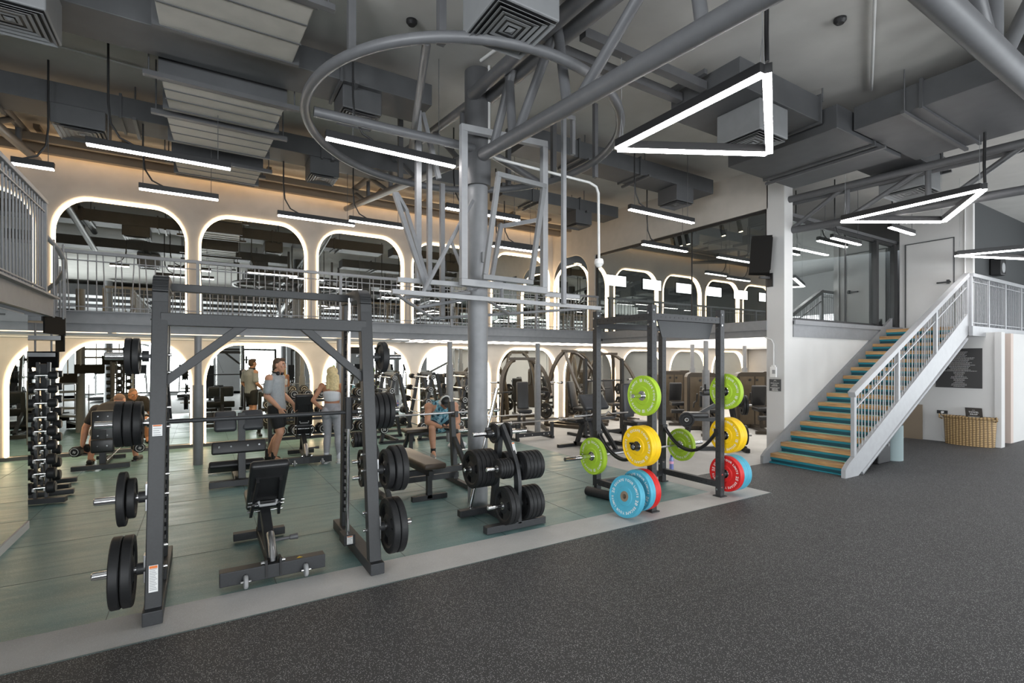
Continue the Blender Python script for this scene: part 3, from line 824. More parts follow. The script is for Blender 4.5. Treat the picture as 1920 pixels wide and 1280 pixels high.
# square louvre diffusers
def diffuser(label, x, y, z, s, h, light=False):
    t = thing('air_diffuser', label, 'diffuser', (x, y, z), 0, 'square ceiling diffusers')
    G().span(-s, s, -s, s, .02, h).obj('box', 'duct_box' if light else 'duct', t, .012)
    G().span(-s * .94, s * .94, -s * .94, s * .94, .0195, .024).obj('throat', 'black', t)
    n = 5
    for i in range(n):
        a = s * (.92 - .165 * i); b = a - s * .10; zz = .0 + .006 * i
        g = G()
        o_ = [(-a, -a), (a, -a), (a, a), (-a, a)]; i_ = [(-b, -b), (b, -b), (b, b), (-b, b)]
        A = [V((p[0], p[1], -.004 + zz)) for p in o_]; B = [V((p[0], p[1], .016)) for p in i_]
        g.add(A + B, [(k, (k + 1) % 4, 4 + (k + 1) % 4, 4 + k) for k in range(4)])
        A2 = [p + V((0, 0, .004)) for p in A]; g.add(A + A2, [(k, 4 + k, 4 + (k + 1) % 4, (k + 1) % 4) for k in range(4)])
        g.obj('louvre', 'duct_box' if light else 'steel_dark', t)
    g = G(); b = s * .12; g.add([(-b, -b, .012), (b, -b, .012), (b, b, .012), (-b, b, .012), (0, 0, -.0)], [(0, 1, 4), (1, 2, 4), (2, 3, 4), (3, 0, 4)]); g.obj('louvre_cone', 'duct_box', t)
    return t
diffuser('large pale square louvre diffuser at the top centre, in front of the column', 2.0, 3.27, 4.2, .27, .42, True)
diffuser('square louvre diffuser at the top left corner of the picture', -1.3, 5.5, 4.4, .27, .42, True)
diffuser('square louvre diffuser under the farther duct, behind the end of the longest hanging lamp', -1.32, 8.5, 4.62, .27, .27)
diffuser('square louvre diffuser inside the ring of tube, under the nearer duct', 1.55, 5.95, 4.5, .22, .28)
diffuser('square louvre diffuser under the farther duct, below the left edge of the ring', 1.65, 8.5, 4.6, .22, .29)
diffuser('square louvre diffuser right of the hung window frames, under the duct end', 6.9, 8.5, 4.58, .22, .31)
diffuser('square louvre diffuser above the lamp that hangs nearest the glazed wing', 7.3, 6.2, 4.5, .22, .3)
diffuser('pale square louvre diffuser inside the big triangular lamp', 5.42, 3.5, 4.2, .27, .36, True)
diffuser('pale square louvre diffuser above the second triangular lamp', 9.45, 3.45, 4.3, .3, .33, True)
duct('air_duct', 'grey duct box with a square outlet, above the big triangular lamp', 4.75, 6.35, 3.2, 4.1, 4.56, 4.86, (6.3,))
duct('air_duct', 'wide flat grey duct passing behind the big triangular lamp', 6.4, 8.1, 3.05, 4.5, 4.46, 4.74, (7.3,))
duct('air_duct', 'wide grey duct running from the upper right corner to the triangular lamp', 6.75, 8.5, .9, 3.03, 4.5, 4.78, (2.35, 1.5), axis='y')
duct('air_duct', 'short grey duct branch above the second triangular lamp', 8.15, 9.9, 3.1, 3.8, 4.62, 4.84, (9.6,))
# --- trusses
def truss(name, label, pts_low, pts_up, webs, r=.07, twin=False, m='steel_mid'):
    t = thing(name, label, 'truss', pts_low[0])
    o = V(pts_low[0])
    G().tube(V(pts_low[0]) - o, V(pts_low[1]) - o, r, n=14).obj('lower_chord', m, t)
    d = V(pts_up[1]) - V(pts_up[0]); side = V((-d.y, d.x, 0)).normalized() * .1
    offs = (side, -side) if twin else (V((0, 0, 0)),)
    for k in offs: G().tube(V(pts_up[0]) - o + k, V(pts_up[1]) - o + k, r * .95, n=14).obj('upper_chord', m, t)
    L0, L1 = V(pts_low[0]) - o, V(pts_low[1]) - o; U0_, U1_ = V(pts_up[0]) - o, V(pts_up[1]) - o
    for a, b in webs: G().tube(L0.lerp(L1, a), U0_.lerp(U1_, b), r * .62, n=10).obj('web_member', m, t)
    return t
T = lambda *a, **k: truss('roof_truss', *a, **k)
w = [(.03, .10), (.09, .09), (.10, .2), (.22, .21), (.24, .4), (.42, .41), (.45, .62), (.63, .62), (.65, .85)]
T('heavy grey tube truss rising from the column toward the top right', [(2.77, 5.12, 4.08), (2.77, -2.0, 3.52)], [(2.77, 5.2, 4.78), (2.77, -2.0, 4.45)], w, .075, True)
w = [(.05, .05), (.06, .2), (.28, .28), (.3, .45), (.5, .5), (.52, .7), (.72, .72), (.75, .92)]
T('grey tube truss running from the column back to the arched wall', [(2.77, 5.35, 4.15), (2.77, 11.6, 5.12)], [(2.77, 5.35, 4.8), (2.77, 11.6, 5.42)], w, .06)
T('grey tube truss end at the far left, meeting the arched wall', [(-2.4, 6.5, 4.62), (-2.4, 11.6, 5.14)], [(-2.4, 6.5, 5.08), (-2.4, 11.6, 5.4)], [(.3, .3), (.33, .5), (.55, .55), (.58, .75), (.8, .8)], .065)
T('thick grey tube truss in the top right corner', [(3.0, 1.25, 3.9), (12.0, 1.25, 3.9)], [(3.0, 1.25, 4.72), (12.0, 1.25, 4.72)], [(.02, .1), (.19, .1), (.2, .2), (.22, .31), (.4, .32), (.42, .5), (.6, .5), (.62, .75)], .085)
T('grey tube truss above the stair, springing from the white pillar', [(8.86, 5.0, 4.0), (9.2, -2.0, 3.75)], [(8.86, 5.0, 4.52), (9.2, -2.0, 4.4)], [(.0, .12), (.13, .13), (.12, .27), (.28, .28), (.3, .42), (.43, .43), (.45, .6)], .06, True, 'steel_dark')
# --- column with its ring and hung frames
c = thing('steel_column', 'thick round grey steel column in the middle of the gym', 'column', (2.78, 5.28, 0))
G().tube((0, 0, 0), (0, 0, 5.1), .118, n=36).obj('shaft', 'steel', c)
G().tube((0, 0, 3.75), (0, 0, 5.1), .155, n=32).obj('collar', 'steel_dark', c)
G().box((.02, -.118, 2.9), (.07, .06, .12)).obj('junction_box', 'duct_box', c)
RC, RR = V((2.5, 5.0, 4.18)), 1.66
pts = []
for i in range(96):
    a = 2 * PI * i / 96; p = V((RC.x + RR * math.cos(a), RC.y + RR * math.sin(a), 0)); dd = SA * p.x + CA * p.y - (SA * RC.x + CA * RC.y)
    p.z = RC.z - .02 * dd; pts.append(p - RC)
rg = thing('ceiling_ring', 'large hoop of bent grey tube hung around the column', 'ring', RC)
G().pipe(pts, .045, n=12, closed=True).obj('hoop', 'steel_mid', rg)
for x, y, l in ((-1.45, -.78, .9), (-.9, -1.35, .6), (1.2, 1.1, .8), (-.2, 1.62, .9), (1.55, .5, .75)):
    G().bar((x, y, 0), (x, y, l), .06, .06).obj('hanger', 'steel_dark', rg)
for p, q, r in (((-1.55, .3, .0), (0.2, .2, -.02), .05), ((.4, .2, -.02), (1.5, .75, -.02), .05), ((-1.0, -1.3, .02), (-.25, 1.1, .12), .035)): G().tube(p, q, r, n=10).obj('spoke', 'steel_mid', rg)
# hung window frames (plane in front of the column)
def flat_frame(name, label, P, w, th, m, lab2=None):
    """closed frame through four corner points, bars of width w, thickness th"""
    o = V(P[0]); P = [V(p) - o for p in P]
    nrm = (P[1] - P[0]).cross(P[3] - P[0]).normalized()
    t = thing(name, label, 'frame', o)
    for i, nm in enumerate(('rail', 'stile', 'rail', 'stile')):
        a, b = P[i], P[(i + 1) % 4]
        G().bar(a, b, th, w, up=nrm.cross((b - a).normalized()), ext=w / 2 - .001 if i % 2 == 0 else -w / 2).obj(nm, m, t, .004)
    return t
YF = 5.0
def pf(x, y, Y=YF): return at(x, y, Y=Y)
fr = flat_frame('window_frame_sculpture', 'large upright grey steel frame hung before the column', [pf(869, 529), pf(1020, 545), pf(1020, 271), pf(869, 240)], .075, .07, 'steel_light')
fr2 = flat_frame('window_frame_sculpture', 'smaller tilted pale steel frame hanging inside the large upright frame', [pf(909, 519, 4.9), pf(995, 529, 4.9), pf(1020, 349, 4.9), pf(935, 327, 4.9)], .055, .05, 'duct_box')
fr2.name = 'window_frame_sculpture.001'
# cantilevered rods and posts around the column
sc = thing('rod_sculpture', 'lattice of long grey steel bars and tilted rods hung around the column', 'sculpture', (2.6, 5.1, 2.5))
o = V((2.6, 5.1, 2.5))
def rod(nm, a, b, w, flat=None, m='steel'):
    a = V(a) - o; b = V(b) - o
    (G().bar(a, b, w, flat or w) if flat else G().tube(a, b, w / 2, n=10)).obj(nm, m, sc)
rod('long_bar', at(735, 546, Y=4.75), at(1125, 578, Y=4.75), .045, .045, 'steel_light')
rod('long_bar', at(745, 524, Y=5.1), at(868, 534, Y=5.1), .05, .05, 'steel_light')
rod('long_bar', at(1020, 552, Y=5.1), at(1085, 557, Y=5.1), .05, .05, 'steel_light')
rod('brace', at(738, 548, Y=4.78), at(812, 597, Y=5.75), .04)
rod('brace', at(812, 597, Y=5.75), at(1118, 577, Y=5.9), .04, None)
rod('brace', at(757, 557, Y=5.0), at(880, 549, Y=5.2), .04)
rod('brace', at(785, 576, Y=5.4), at(880, 560, Y=5.25), .04)
rod('brace', at(905, 557, Y=5.25), at(954, 588, Y=5.75), .04)
rod('brace', at(880, 540, Y=5.1), at(940, 528, Y=5.6), .05, .05)
rod('short_post', at(941, 543, Y=4.9), at(941, 560, Y=4.78), .04)
for (x, y0, y1, w_) in ((784, 208, 527, .062), (805, 300, 523, .055), (829, 345, 596, .055)):
    rod('upright_bar', at(x, y0, Y=5.62 + (x - 784) * .006), at(x, y1, Y=5.62 + (x - 784) * .006), w_, w_)
rod('upright_bar', at(792, 212, Y=5.66), at(823, 335, Y=5.66), .05, .05)
rod('tilted_rod', at(740, 362, Y=5.3), at(800, 545, Y=5.0), .045, .045)
rod('tilted_rod', at(743, 362, Y=5.3), at(762, 395, Y=5.35), .04, .04)
rod('tilted_rod', at(762, 395, Y=5.35), at(806, 545, Y=5.2), .04, .04)
rod('tilted_rod', at(886, 376, Y=5.15), at(793, 548, Y=4.9), .045)
rod('tilted_rod', at(846, 452, Y=5.3), at(872, 520, Y=5.05), .04)
rod('tilted_rod', at(940, 420, Y=5.5), at(921, 525, Y=5.4), .05, .05)
rod('tilted_rod', at(935, 425, Y=5.5), at(1010, 412, Y=5.6), .05, .05)
rod('upright_bar', at(1057, 215, Y=4.6), at(1057, 570, Y=4.6), .045, .045)
rod('upright_bar', at(1074, 222, Y=4.75), at(1074, 290, Y=4.75), .045, .045)
rod('upright_bar', at(1057, 217, Y=4.6), at(1076, 222, Y=4.75), .045, .045)
rod('upright_bar', at(1116, 195, Y=4.8), at(1116, 333, Y=4.8), .05, .05, 'steel_dark')
# white conduit with dome camera
cp = thing('ceiling_camera', 'white conduit run with a white dome camera hanging left of the glazed wing', 'camera', (3.0, 5.1, 4.0)); o2 = V((3.0, 5.1, 4.0))
CP = [at(917, 60, Y=5.14), at(917, 288, Y=5.14), at(930, 297, Y=5.1), at(1105, 342, Y=5.0), at(1118, 350, Y=5.0), at(1122, 362, Y=5.0), at(1123, 490, Y=5.0)]
G().pipe([p - o2 for p in CP], .017, n=8).obj('conduit', 'white_pipe', cp)
e_ = CP[-1] - o2
G().lathe([(0, .03), (.05, .03), (.06, 0), (.06, -.03), (.045, -.05), (.03, -.075), (0, -.085)], e_, (0, 0, 1), 20).obj('dome', 'white', cp)
# --- pendant line lamps
def line_lamp(label, xa, xb, y, z, cords, w=.065):
    t = thing('linear_lamp', label, 'lamp', ((xa + xb) / 2, y, z), 0, 'straight hanging lamps')
    h = (xb - xa) / 2
    G().span(-h, h, -w / 2, w / 2, .012, .085).obj('housing', 'black', t, .004)
    G().span(-h + .008, h - .008, -w / 2 + .004, w / 2 - .004, -.004, .012).obj('diffuser', 'lamp', t)
    tz = (4.88 if 8.26 < y < 8.8 and (xb < 4.6 or 4.9 < xa < 7.9) else zc(y)) - z
    for k in cords:
        x = h * k
        G().tube((x, 0, .08), (x, 0, tz), .004, n=6).obj('wire', 'steel_dark', t)
    x = h * cords[0] ; s_ = 1 if cords[0] < 0 else -1
    G().pipe([(x + s_ * .22, 0, .085), (x + s_ * .1, 0, .14), (x + s_ * .02, 0, .28), (x, 0, .5), (x, 0, tz)], .011, n=8).obj('cable', 'black', t)
    return t
LAMPS = [
 ('long lit line lamp at the upper left, in front of the air handlers', (160, 270), (433, 319), 4.0, (-.72, .8)),
 ('long lit line lamp inside the ring, pointing at the column', (612, 257), (850, 316), 3.95, (-.62, .72)),
 ('short lit line lamp at the far left, above the landing railing', (20, 306), (103, 320), 4.0, (.7,)),
 ('lit line lamp over the leftmost wide arch of the balcony', (260, 354), (410, 376), 4.0, (-.9, .8)),
 ('lit line lamp over the second pair of arches, nearer of two in line', (520, 404), (665, 424), 4.0, (-.85, .8)),
 ('lit line lamp just behind the nearer one, over the third balcony arch', (655, 413), (755, 429), 4.0, (-.85, .8)),
 ('lit line lamp passing behind the column', (835, 391), (975, 414), 4.0, (-.8, .85)),
 ('lit line lamp seen through the tilted hung frame', (940, 459), (1012, 469), 4.0, (-.85, .8)),
 ('lit line lamp seen through the tilted frame, lower of the pair', (925, 461), (1000, 473), 3.85, (-.85, .8)),
 ('lit line lamp in front of the wing wall, upper of two', (1180, 393), (1300, 419), 4.0, (-.85, .8)),
 ('lit line lamp in front of the wing glazing, lower of two', (1202, 459), (1290, 472), 3.85, (-.8, .8)),
 ('lit line lamp hanging behind the stair glazing', (1480, 466), (1557, 478), 3.98, (-.8, .85)),
 ('short lit line lamp above the stair glazing', (1562, 446), (1610, 460), 4.0, (-.8, .85)),
 ('short lit line lamp before the white landing door', (1666, 427), (1715, 440), 4.0, (-.8, .85)),
]
for lb, a, b, z, cd in LAMPS:
    A = at(*a, z=z); B = at(*b, z=z); line_lamp(lb, A.x, B.x, (A.y + B.y) / 2, z, cd)
def tri_lamp(label, P, z, feed):
    P = [V((p[0], p[1], 0)) for p in P]; o = (P[0] + P[1] + P[2]) / 3; o.z = z
    t = thing('triangular_lamp', label, 'lamp', o, 0, 'triangular hanging lamps')
    Q = [p - V((o.x, o.y, 0)) for p in P]
    for i in range(3):
        a, b = Q[i], Q[(i + 1) % 3]; d = (b - a).normalized(); e = .03
        a2, b2 = a + d * e, b - d * e
        G().bar(a2 + V((0, 0, .05)), b2 + V((0, 0, .05)), .07, .075).obj('housing', 'black', t, .004)
        G().bar(a2 + V((0, 0, .004)), b2 + V((0, 0, .004)), .062, .018).obj('diffuser', 'lamp', t)
    tz = zc(o.y) - z
    for i in range(3):
        q = Q[i] * .93
        G().tube(q + V((-.03, 0, .08)), q + V((0, 0, .3)), .0025, n=5).tube(q + V((.03, 0, .08)), q + V((0, 0, .3)), .0025, n=5).tube(q + V((0, 0, .3)), q + V((0, 0, tz)), .0025, n=5).obj('wire', 'steel_light', t)
    q = Q[feed]
    G().pipe([q + V((0, 0, .08)), q + V((.01, .01, .3)), q + V((0, 0, .7)), q + V((0, 0, tz))], .016, n=8).obj('cable', 'black', t)
tri_lamp('big triangular frame lamp of three lit bars, nearest at the upper right', [(3.48, 3.70), (3.48, 2.13), (4.88, 2.96)], 3.78, 1)
tri_lamp('second triangular frame lamp, in front of the landing door', [(8.23, 3.88), (8.18, 2.21), (9.59, 3.07)], 3.8, 1)
tri_lamp('third triangular frame lamp cut by the right edge, over the walkway railing', [(11.65, 3.56), (12.3, 2.0), (13.2, 2.95)], 3.6, 1)
# conduits on the ceiling
g = G().tube((4.6, 1.9, zc(1.9) - .03), (6.9, 2.9, zc(2.9) - .03), .014, n=8)
tag(g.obj('ceiling_conduit', 'white_pipe'), 'pale conduit crossing the ceiling above the big triangular lamp', 'conduit')
g = G().tube((2.62, 4.9, zc(4.9) - .12), (3.1, .5, zc(.5) - .1), .02, n=8)
tag(g.obj('ceiling_conduit', 'white_pipe'), 'pale conduit running beside the heavy truss', 'conduit')
g = G().pipe([(-1.9, 7.5, 5.2), (-1.7, 7.5, 5.25), (-.5, 7.6, 5.26)], .012, n=6)
tag(g.obj('ceiling_conduit', 'white_pipe'), 'thin pale conduit on the ceiling at the upper left', 'conduit')
g = G().bar((3.0, 3.62, 4.72), (4.72, 3.62, 4.72), .09, .09).bar((3.0, 3.95, 4.74), (4.72, 3.95, 4.74), .09, .09).bar((4.6, 3.5, 4.8), (4.6, 4.05, 4.8), .05, .05)
tag(g.obj('cable_tray', 'steel_dark'), 'pair of dark steel channels on the ceiling right of the column', 'channel')

for i, y in enumerate((-1.6, -3.2, -4.9)):  # ducts added to darken the ceiling near the rear windows
    duct('air_duct', 'broad dark duct added to shade the ceiling on the window side, %s from the camera, seen in the upper mirrors' % ['first', 'second', 'third'][i], -8.8, 14.0, y - .55, y + .55, zc(y) - .55, zc(y) - .15, (-6, -2, 2, 6, 10))

for i, (p, lb) in enumerate((((1575, 40), 'small dark round detector on the ceiling near the heavy truss'), ((772, 70), 'small dark round detector on the ceiling above the ring'))):
    v = at(*p, z=4.95); y = v.y
    o_ = G().lathe([(0, -.05), (.035, -.05), (.055, -.025), (.055, 0), (0, 0)], (0, 0, 0), (0, 0, 1), 18).obj('smoke_detector', 'black', loc=(v.x, y, zc(y)))
    tag(o_, lb, 'detector')
v = at(1868, 498, Y=3.82)
ws = thing('wall_speaker', 'dark speaker box on the dark wall above the walkway railing', 'speaker', v)
G().span(-.16, .16, -.12, .06, -.22, .22).obj('cabinet', 'black', ws, .012)
G().lathe([(.11, -.122), (.09, -.124), (.03, -.128), (0, -.128)], (0, 0, -.06), (0, 1, 0), 20).obj('cone', 'grey_wall', ws)
o_ = G().tube((13.085, 3.84, 2.45), (13.085, 3.84, 5.0), .016, n=8).obj('wall_conduit', 'white_pipe')
tag(o_, 'thin white vertical conduit on the landing wall, right of the white door', 'conduit')

# ================================================================= WEIGHT PLATES AND BARS
def plate_geo(Rp, t, bore=.026, grips=3, n=36):
    """black rubber plate on its axis (local +X from 0 to t) with raised rim, hub and grip holes"""
    g = G()
    if Rp < .15: grips = 0
    rr = [bore, Rp * .24, Rp * .42, Rp * .72, Rp * .80, Rp * .97, Rp]
    fx = [t, t, t * .8, t * .8, t * .97, t * .97, t * .86]      # front profile
    bx = [0, 0, t * .2, t * .2, t * .03, t * .03, t * .14]
    def hole(i, j):
        if not grips or i != 2: return False
        return (j % (n // 3)) < n // 9
    def P(r, x, j): a = 2 * PI * j / n + .35; return V((x, r * math.cos(a), r * math.sin(a)))
    for i in range(len(rr) - 1):
        for j in range(n):
            if hole(i, j): continue
            g.add([P(rr[i], fx[i], j), P(rr[i + 1], fx[i + 1], j), P(rr[i + 1], fx[i + 1], j + 1), P(rr[i], fx[i], j + 1)], [(0, 1, 2, 3)], False)
            g.add([P(rr[i], bx[i], j), P(rr[i], bx[i], j + 1), P(rr[i + 1], bx[i + 1], j + 1), P(rr[i + 1], bx[i + 1], j)], [(0, 1, 2, 3)], False)
    for j in range(n):
        if grips and hole(2, j):
            for r in (rr[2], rr[3]): g.add([P(r, fx[2], j), P(r, fx[2], j + 1), P(r, bx[2], j + 1), P(r, bx[2], j)], [(0, 1, 2, 3)])
            if not hole(2, j - 1): g.add([P(rr[2], fx[2], j), P(rr[3], fx[2], j), P(rr[3], bx[2], j), P(rr[2], bx[2], j)], [(0, 1, 2, 3)])
            if not hole(2, j + 1): g.add([P(rr[2], fx[2], j + 1), P(rr[3], fx[2], j + 1), P(rr[3], bx[2], j + 1), P(rr[2], bx[2], j + 1)], [(0, 1, 2, 3)])
    g.lathe([(Rp, bx[-1]), (Rp, fx[-1])], (0, 0, 0), (1, 0, 0), n)
    g.lathe([(bore, fx[0]), (bore, bx[0])], (0, 0, 0), (1, 0, 0), 16)
    return g
_pl = {}
def AX(d):    # rotation that takes local +X to direction d
    return V((1, 0, 0)).rotation_difference(V(d).normalized()).to_matrix().to_4x4()
def black_plate(pos, d, Rp, t, label, group):
    k = (round(Rp, 3), round(t, 3))
    if k in _pl:
        o = _pl[k].copy(); COL.objects.link(o)
        for ch in KIDS(_pl[k]):
            c = ch.copy(); COL.objects.link(c); c.parent = o
    else:
        o = plate_geo(Rp, t).obj('weight_plate', 'rubber')
        G().lathe([(.026, -.001), (.026, t + .003), (.036, t + .003), (.036, t - .002)], (0, 0, 0), (1, 0, 0), 18).obj('bore_ring', 'steel_bar', o)
        _pl[k] = o
    o.matrix_world = Matrix.Translation(V(pos)) @ AX(d)
    return tag(o, label, 'weight plate', group)
def stack_plates(pos, d, radii, th, where, group):
    """plates threaded on one peg; pos = inner face of the first"""
    p = V(pos); d = V(d).normalized(); n = len(radii)
    nm = {1: ['only plate'], 2: ['inner of two plates', 'outer of two plates']}.get(n) or (['innermost plate'] + [ORD[i] + ' plate from inside' for i in range(1, n - 1)] + ['outermost plate'])
    for i, r in enumerate(radii):
        t = th[i] if hasattr(th, '__len__') else th
        black_plate(p, d, r, t, 'black rubber %s on the %s' % (nm[i], where), group)
        p = p + d * (t + .002)
def bumper_geo(Rp, t):
    g = G()
    f = [(.055, t), (Rp * .42, t), (Rp * .46, t * .9), (Rp * .60, t * .9), (Rp * .93, t * .9), (Rp * .95, t), (Rp * .985, t), (Rp, t * .8), (Rp, t * .54), (Rp * .99, t * .5), (Rp, t * .46), (Rp, t * .2), (Rp * .985, 0), (Rp * .95, 0), (Rp * .93, t * .1), (Rp * .46, t * .1), (Rp * .42, 0), (.055, 0)]
    return g.lathe(f, (0, 0, 0), (1, 0, 0), 48)
_bp = {}
def bumper(pos, d, col, t, num, label, group=None, spin=0, both=True, hub='chrome'):
    k = (col, t, num, hub)
    if k in _bp: o = copy_tree(_bp[k])
    else:
        o = bumper_geo(.225, t).obj('bumper_plate', col)
        g = G()
        for side in ((1, -1) if both else (1,)):
            x = t * .9 + .0012 if side > 0 else t * .1 - .0012
            uy = V((0, side, 0)); uz = V((0, 0, 1))
            for a in (PI / 2 + .05, -PI / 2 + .05):
                text_arc(g, 'ESCAPE YOUR LIMITS', (x, 0, 0), uy, uz, .163, .037, a, .1)
            for a in (.03, PI + .03): text_arc(g, num, (x, 0, 0), uy, uz, .155, .05, a, .05)
        g.obj('lettering', 'letter', o)
        G().lathe([(.026, -.002), (.026, t + .003), (.054, t + .003), (.056, t), (.056, 0), (.054, -.002), (.026, -.002)], (0, 0, 0), (1, 0, 0), 28).lathe([(.034, t + .006), (.034, t + .003)], (0, 0, 0), (1, 0, 0), 20).obj('hub', hub, o)
        _bp[k] = o
    o.matrix_world = Matrix.Translation(V(pos)) @ AX(d) @ Matrix.Rotation(spin, 4, 'X')
    return tag(o, label, 'bumper plate', group)
def barbell(name, label, a, b, rs=.025, rb=.014, sl=.42, group=None, cat='barbell'):
    a = V(a); b = V(b); d = (b - a).normalized()
    t = thing(name, label, cat, a, 0, group)
    L = b - a
    G().tube(d * sl, L - d * sl, rb, n=12).obj('shaft', 'steel_bar', t)
    for s, e in ((V((0, 0, 0)), d * sl), (L, L - d * sl)):
        q = (e - s).normalized()
        g = G().tube(s, e - q * .02, rs, n=18).tube(e - q * .02, e, rs * 1.5, n=18)
        g.obj('sleeve', 'chrome', t)
    return t
def peg(par, a, b, r=.025, m='chrome', base=True):
    a = V(a); b = V(b); d = (b - a).normalized()
    g = G().tube(a, b - d * .006, r, n=16).tube(b - d * .006, b, r, r * .8, n=16)
    p = g.obj('plate_peg', m, par)
    if base: G().tube(a, a + d * .05, r * 1.45, n=16).obj('peg_collar', 'frame_black', p)
    return p

# ================================================================= SMITH MACHINE
sm = thing('smith_machine', 'big charcoal smith machine in the left foreground with plates on its side pegs', 'smith machine', (.46, 4.5, 0))
so = V((.46, 4.5, 0))
def sp_(x, y, z): return V((x, y, z)) - so
for s, X in ((-1, -.27), (1, 1.19)):
    i_ = -s
    prof = [(4.06, .07)] + [(4.225, 2.13)]
    path = [sp_(X, 4.06, .07), sp_(X + i_ * .03, 4.225, 2.1)] + [sp_(X + i_ * .03, 4.345 - .12 * math.cos(a), 2.14 + .12 * math.sin(a)) for a in [PI / 2 * k / 7 for k in range(1, 8)]] + [sp_(X + i_ * .03, 4.86, 2.26)]
    g = G()
    for a, b in zip(path[:-1], path[1:]): g.bar(a, b, .095, .09 if abs(b.z - a.z) > .02 or True else .08, up=V((0, 1, .08)) if b.z - a.z > 1 else None, ext=.004)
    g.obj('front_upright', 'frame_black', sm, .006)
    G().bar(sp_(X + i_ * .03, 4.86, 2.28), sp_(X, 5.08, .06), .06, .09, up=(0, 1, 0)).obj('rear_upright', 'frame_black', sm, .006)
    G().bar(sp_(X, 3.96, .045), sp_(X, 5.3, .045), .11, .09).obj('foot_beam', 'frame_rack', sm, .005)
    # toothed catch strip
    g = G()
    for k in range(26):
        z = .25 + k * .07; t = (z - .06) / 2.22; y = 5.08 - .22 * t - .055
        g.hexa([sp_(X + i_ * (.03 * t) - .02, y - .03, z), sp_(X + i_ * (.03 * t) + .02, y - .03, z), sp_(X + i_ * .03 * t + .02, y + .01, z - .02), sp_(X + i_ * .03 * t - .02, y + .01, z - .02),
                sp_(X + i_ * (.03 * t) - .02, y - .022, z + .03), sp_(X + i_ * (.03 * t) + .02, y - .022, z + .03), sp_(X + i_ * .03 * t + .02, y + .01, z + .05), sp_(X + i_ * .03 * t - .02, y + .01, z + .05)])
    g.obj('catch_strip', 'black', sm)
    xr = X + (.0 if s < 0 else -.085)
    G().tube(sp_(xr, 4.58, .1), sp_(xr, 4.52, 2.25), .016, n=14).obj('guide_rod', 'chrome', sm)
    G().tube(sp_(xr, 4.558, 1.10), sp_(xr, 4.546, 1.38), .036, n=18).obj('bar_carriage', 'black', sm)
    G().span(*[v for v in ((xr - so.x - .05), (xr - so.x + .05))], 4.5 - so.y, 4.68 - so.y, .08, .17).obj('rod_mount', 'frame_black', sm, .006)
    for z in (.32, .46, .80, .93, 1.25, 1.38, 1.62, 1.74, 2.0):
        t = (z - .07) / 2.0
        x = X + i_ * .03 * t + i_ * .048; y = 4.06 + .165 * t
        bolts(sm, [(sp_(x, y + .03, z), sp_(x + i_ * .022, y + .03, z))], .011)
    # pegs
    for z, ln in ((1.73, .19), (.80, .22), (.34, .22)):
        t = (z - .07) / 2.05
        xp = X + s * .045 + i_ * .03 * t; y = 4.06 + .165 * t
        G().span(xp - so.x - .012, xp - so.x + .012, y - so.y - .035, y - so.y + .035, z - .09, z + .09).obj('peg_plate', 'steel_bar', sm, .002)
        G_ = peg(sm, sp_(xp, y, z), sp_(xp + s * (ln + .06), y, z), .026)
G().bar(sp_(-.24, 4.2, 1.985), sp_(1.16, 4.2, 1.985), .06, .09).obj('crossbeam', 'frame_black', sm, .005)
G().bar(sp_(-.24, 4.62, 2.255), sp_(1.16, 4.62, 2.255), .06, .06).obj('top_tube', 'frame_black', sm, .004)
G().bar(sp_(-.22, 4.2, 1.55), sp_(.27, 4.2, 1.965), .05, .06, up=(0, 0, 1)).obj('gusset', 'frame_black', sm, .004)
G().bar(sp_(1.14, 4.2, 1.55), sp_(.67, 4.2, 1.965), .05, .06, up=(0, 0, 1)).obj('gusset', 'frame_black', sm, .004)
G().pipe([sp_(-.235, 4.30, 1.60), sp_(-.2, 4.34, 1.5), sp_(-.19, 4.42, 1.28)], .008, n=6).obj('cord', 'black', sm)
def sticker(par, c, ux, uy, w, h, nm='warning_sticker'):
    c = V(c); ux = V(ux).normalized(); uy = V(uy).normalized(); n = ux.cross(uy) * .0015
    g = G(); q = [c - ux * w / 2 - uy * h / 2, c + ux * w / 2 - uy * h / 2, c + ux * w / 2 + uy * h / 2, c - ux * w / 2 + uy * h / 2]
    g.m = 0; g.hexa([p - n for p in q] + [p + n for p in q])
    g.m = 1; a = [q[3] - uy * h * .12 + ux * w * .06, q[2] - uy * h * .12 - ux * w * .06, q[2] - uy * h * .02 - ux * w * .06, q[3] - uy * h * .02 + ux * w * .06]; g.add([p + n * 1.3 for p in a], [(0, 1, 2, 3)])
    g.m = 2
    k = int(h / .013)
    for i in range(k):
        y = -h * .42 + (h * .76) * i / max(1, k - 1); l = w * (.4 - .1 * ((i * 7) % 3))
        g.add([c + ux * -w * .42 + uy * y + n * 1.3, c + ux * (l) + uy * y + n * 1.3, c + ux * l + uy * (y + .004) + n * 1.3, c + ux * -w * .42 + uy * (y + .004) + n * 1.3], [(0, 1, 2, 3)])
    return g.obj(nm, ['white', 'orange', 'grey_wall'], par)
sticker(sm, sp_(-.268, 4.0205, .28), (1, 0, 0), (0, .08, 1), .05, .17)
sticker(sm, sp_(-.252, 4.1038, 1.235), (1, 0, 0), (0, .08, 1), .055, .075)
sticker(sm, sp_(1.105, 4.497, .13), (1, 0, 0), (0, 0, 1), .05, .07)
SG = 'black plates on the smith machine'
def PY(z): return 4.06 + .165 * (z - .07) / 2.05
def PXl(z): return -.27 - .045 + .03 * (z - .07) / 2.05 - .062
def PXr(z): return 1.19 + .045 - .03 * (z - .07) / 2.05 + .062
stack_plates((PXl(1.73), PY(1.73), 1.73), (-1, 0, 0), [.122, .122], .038, 'top left peg of the smith machine', SG)
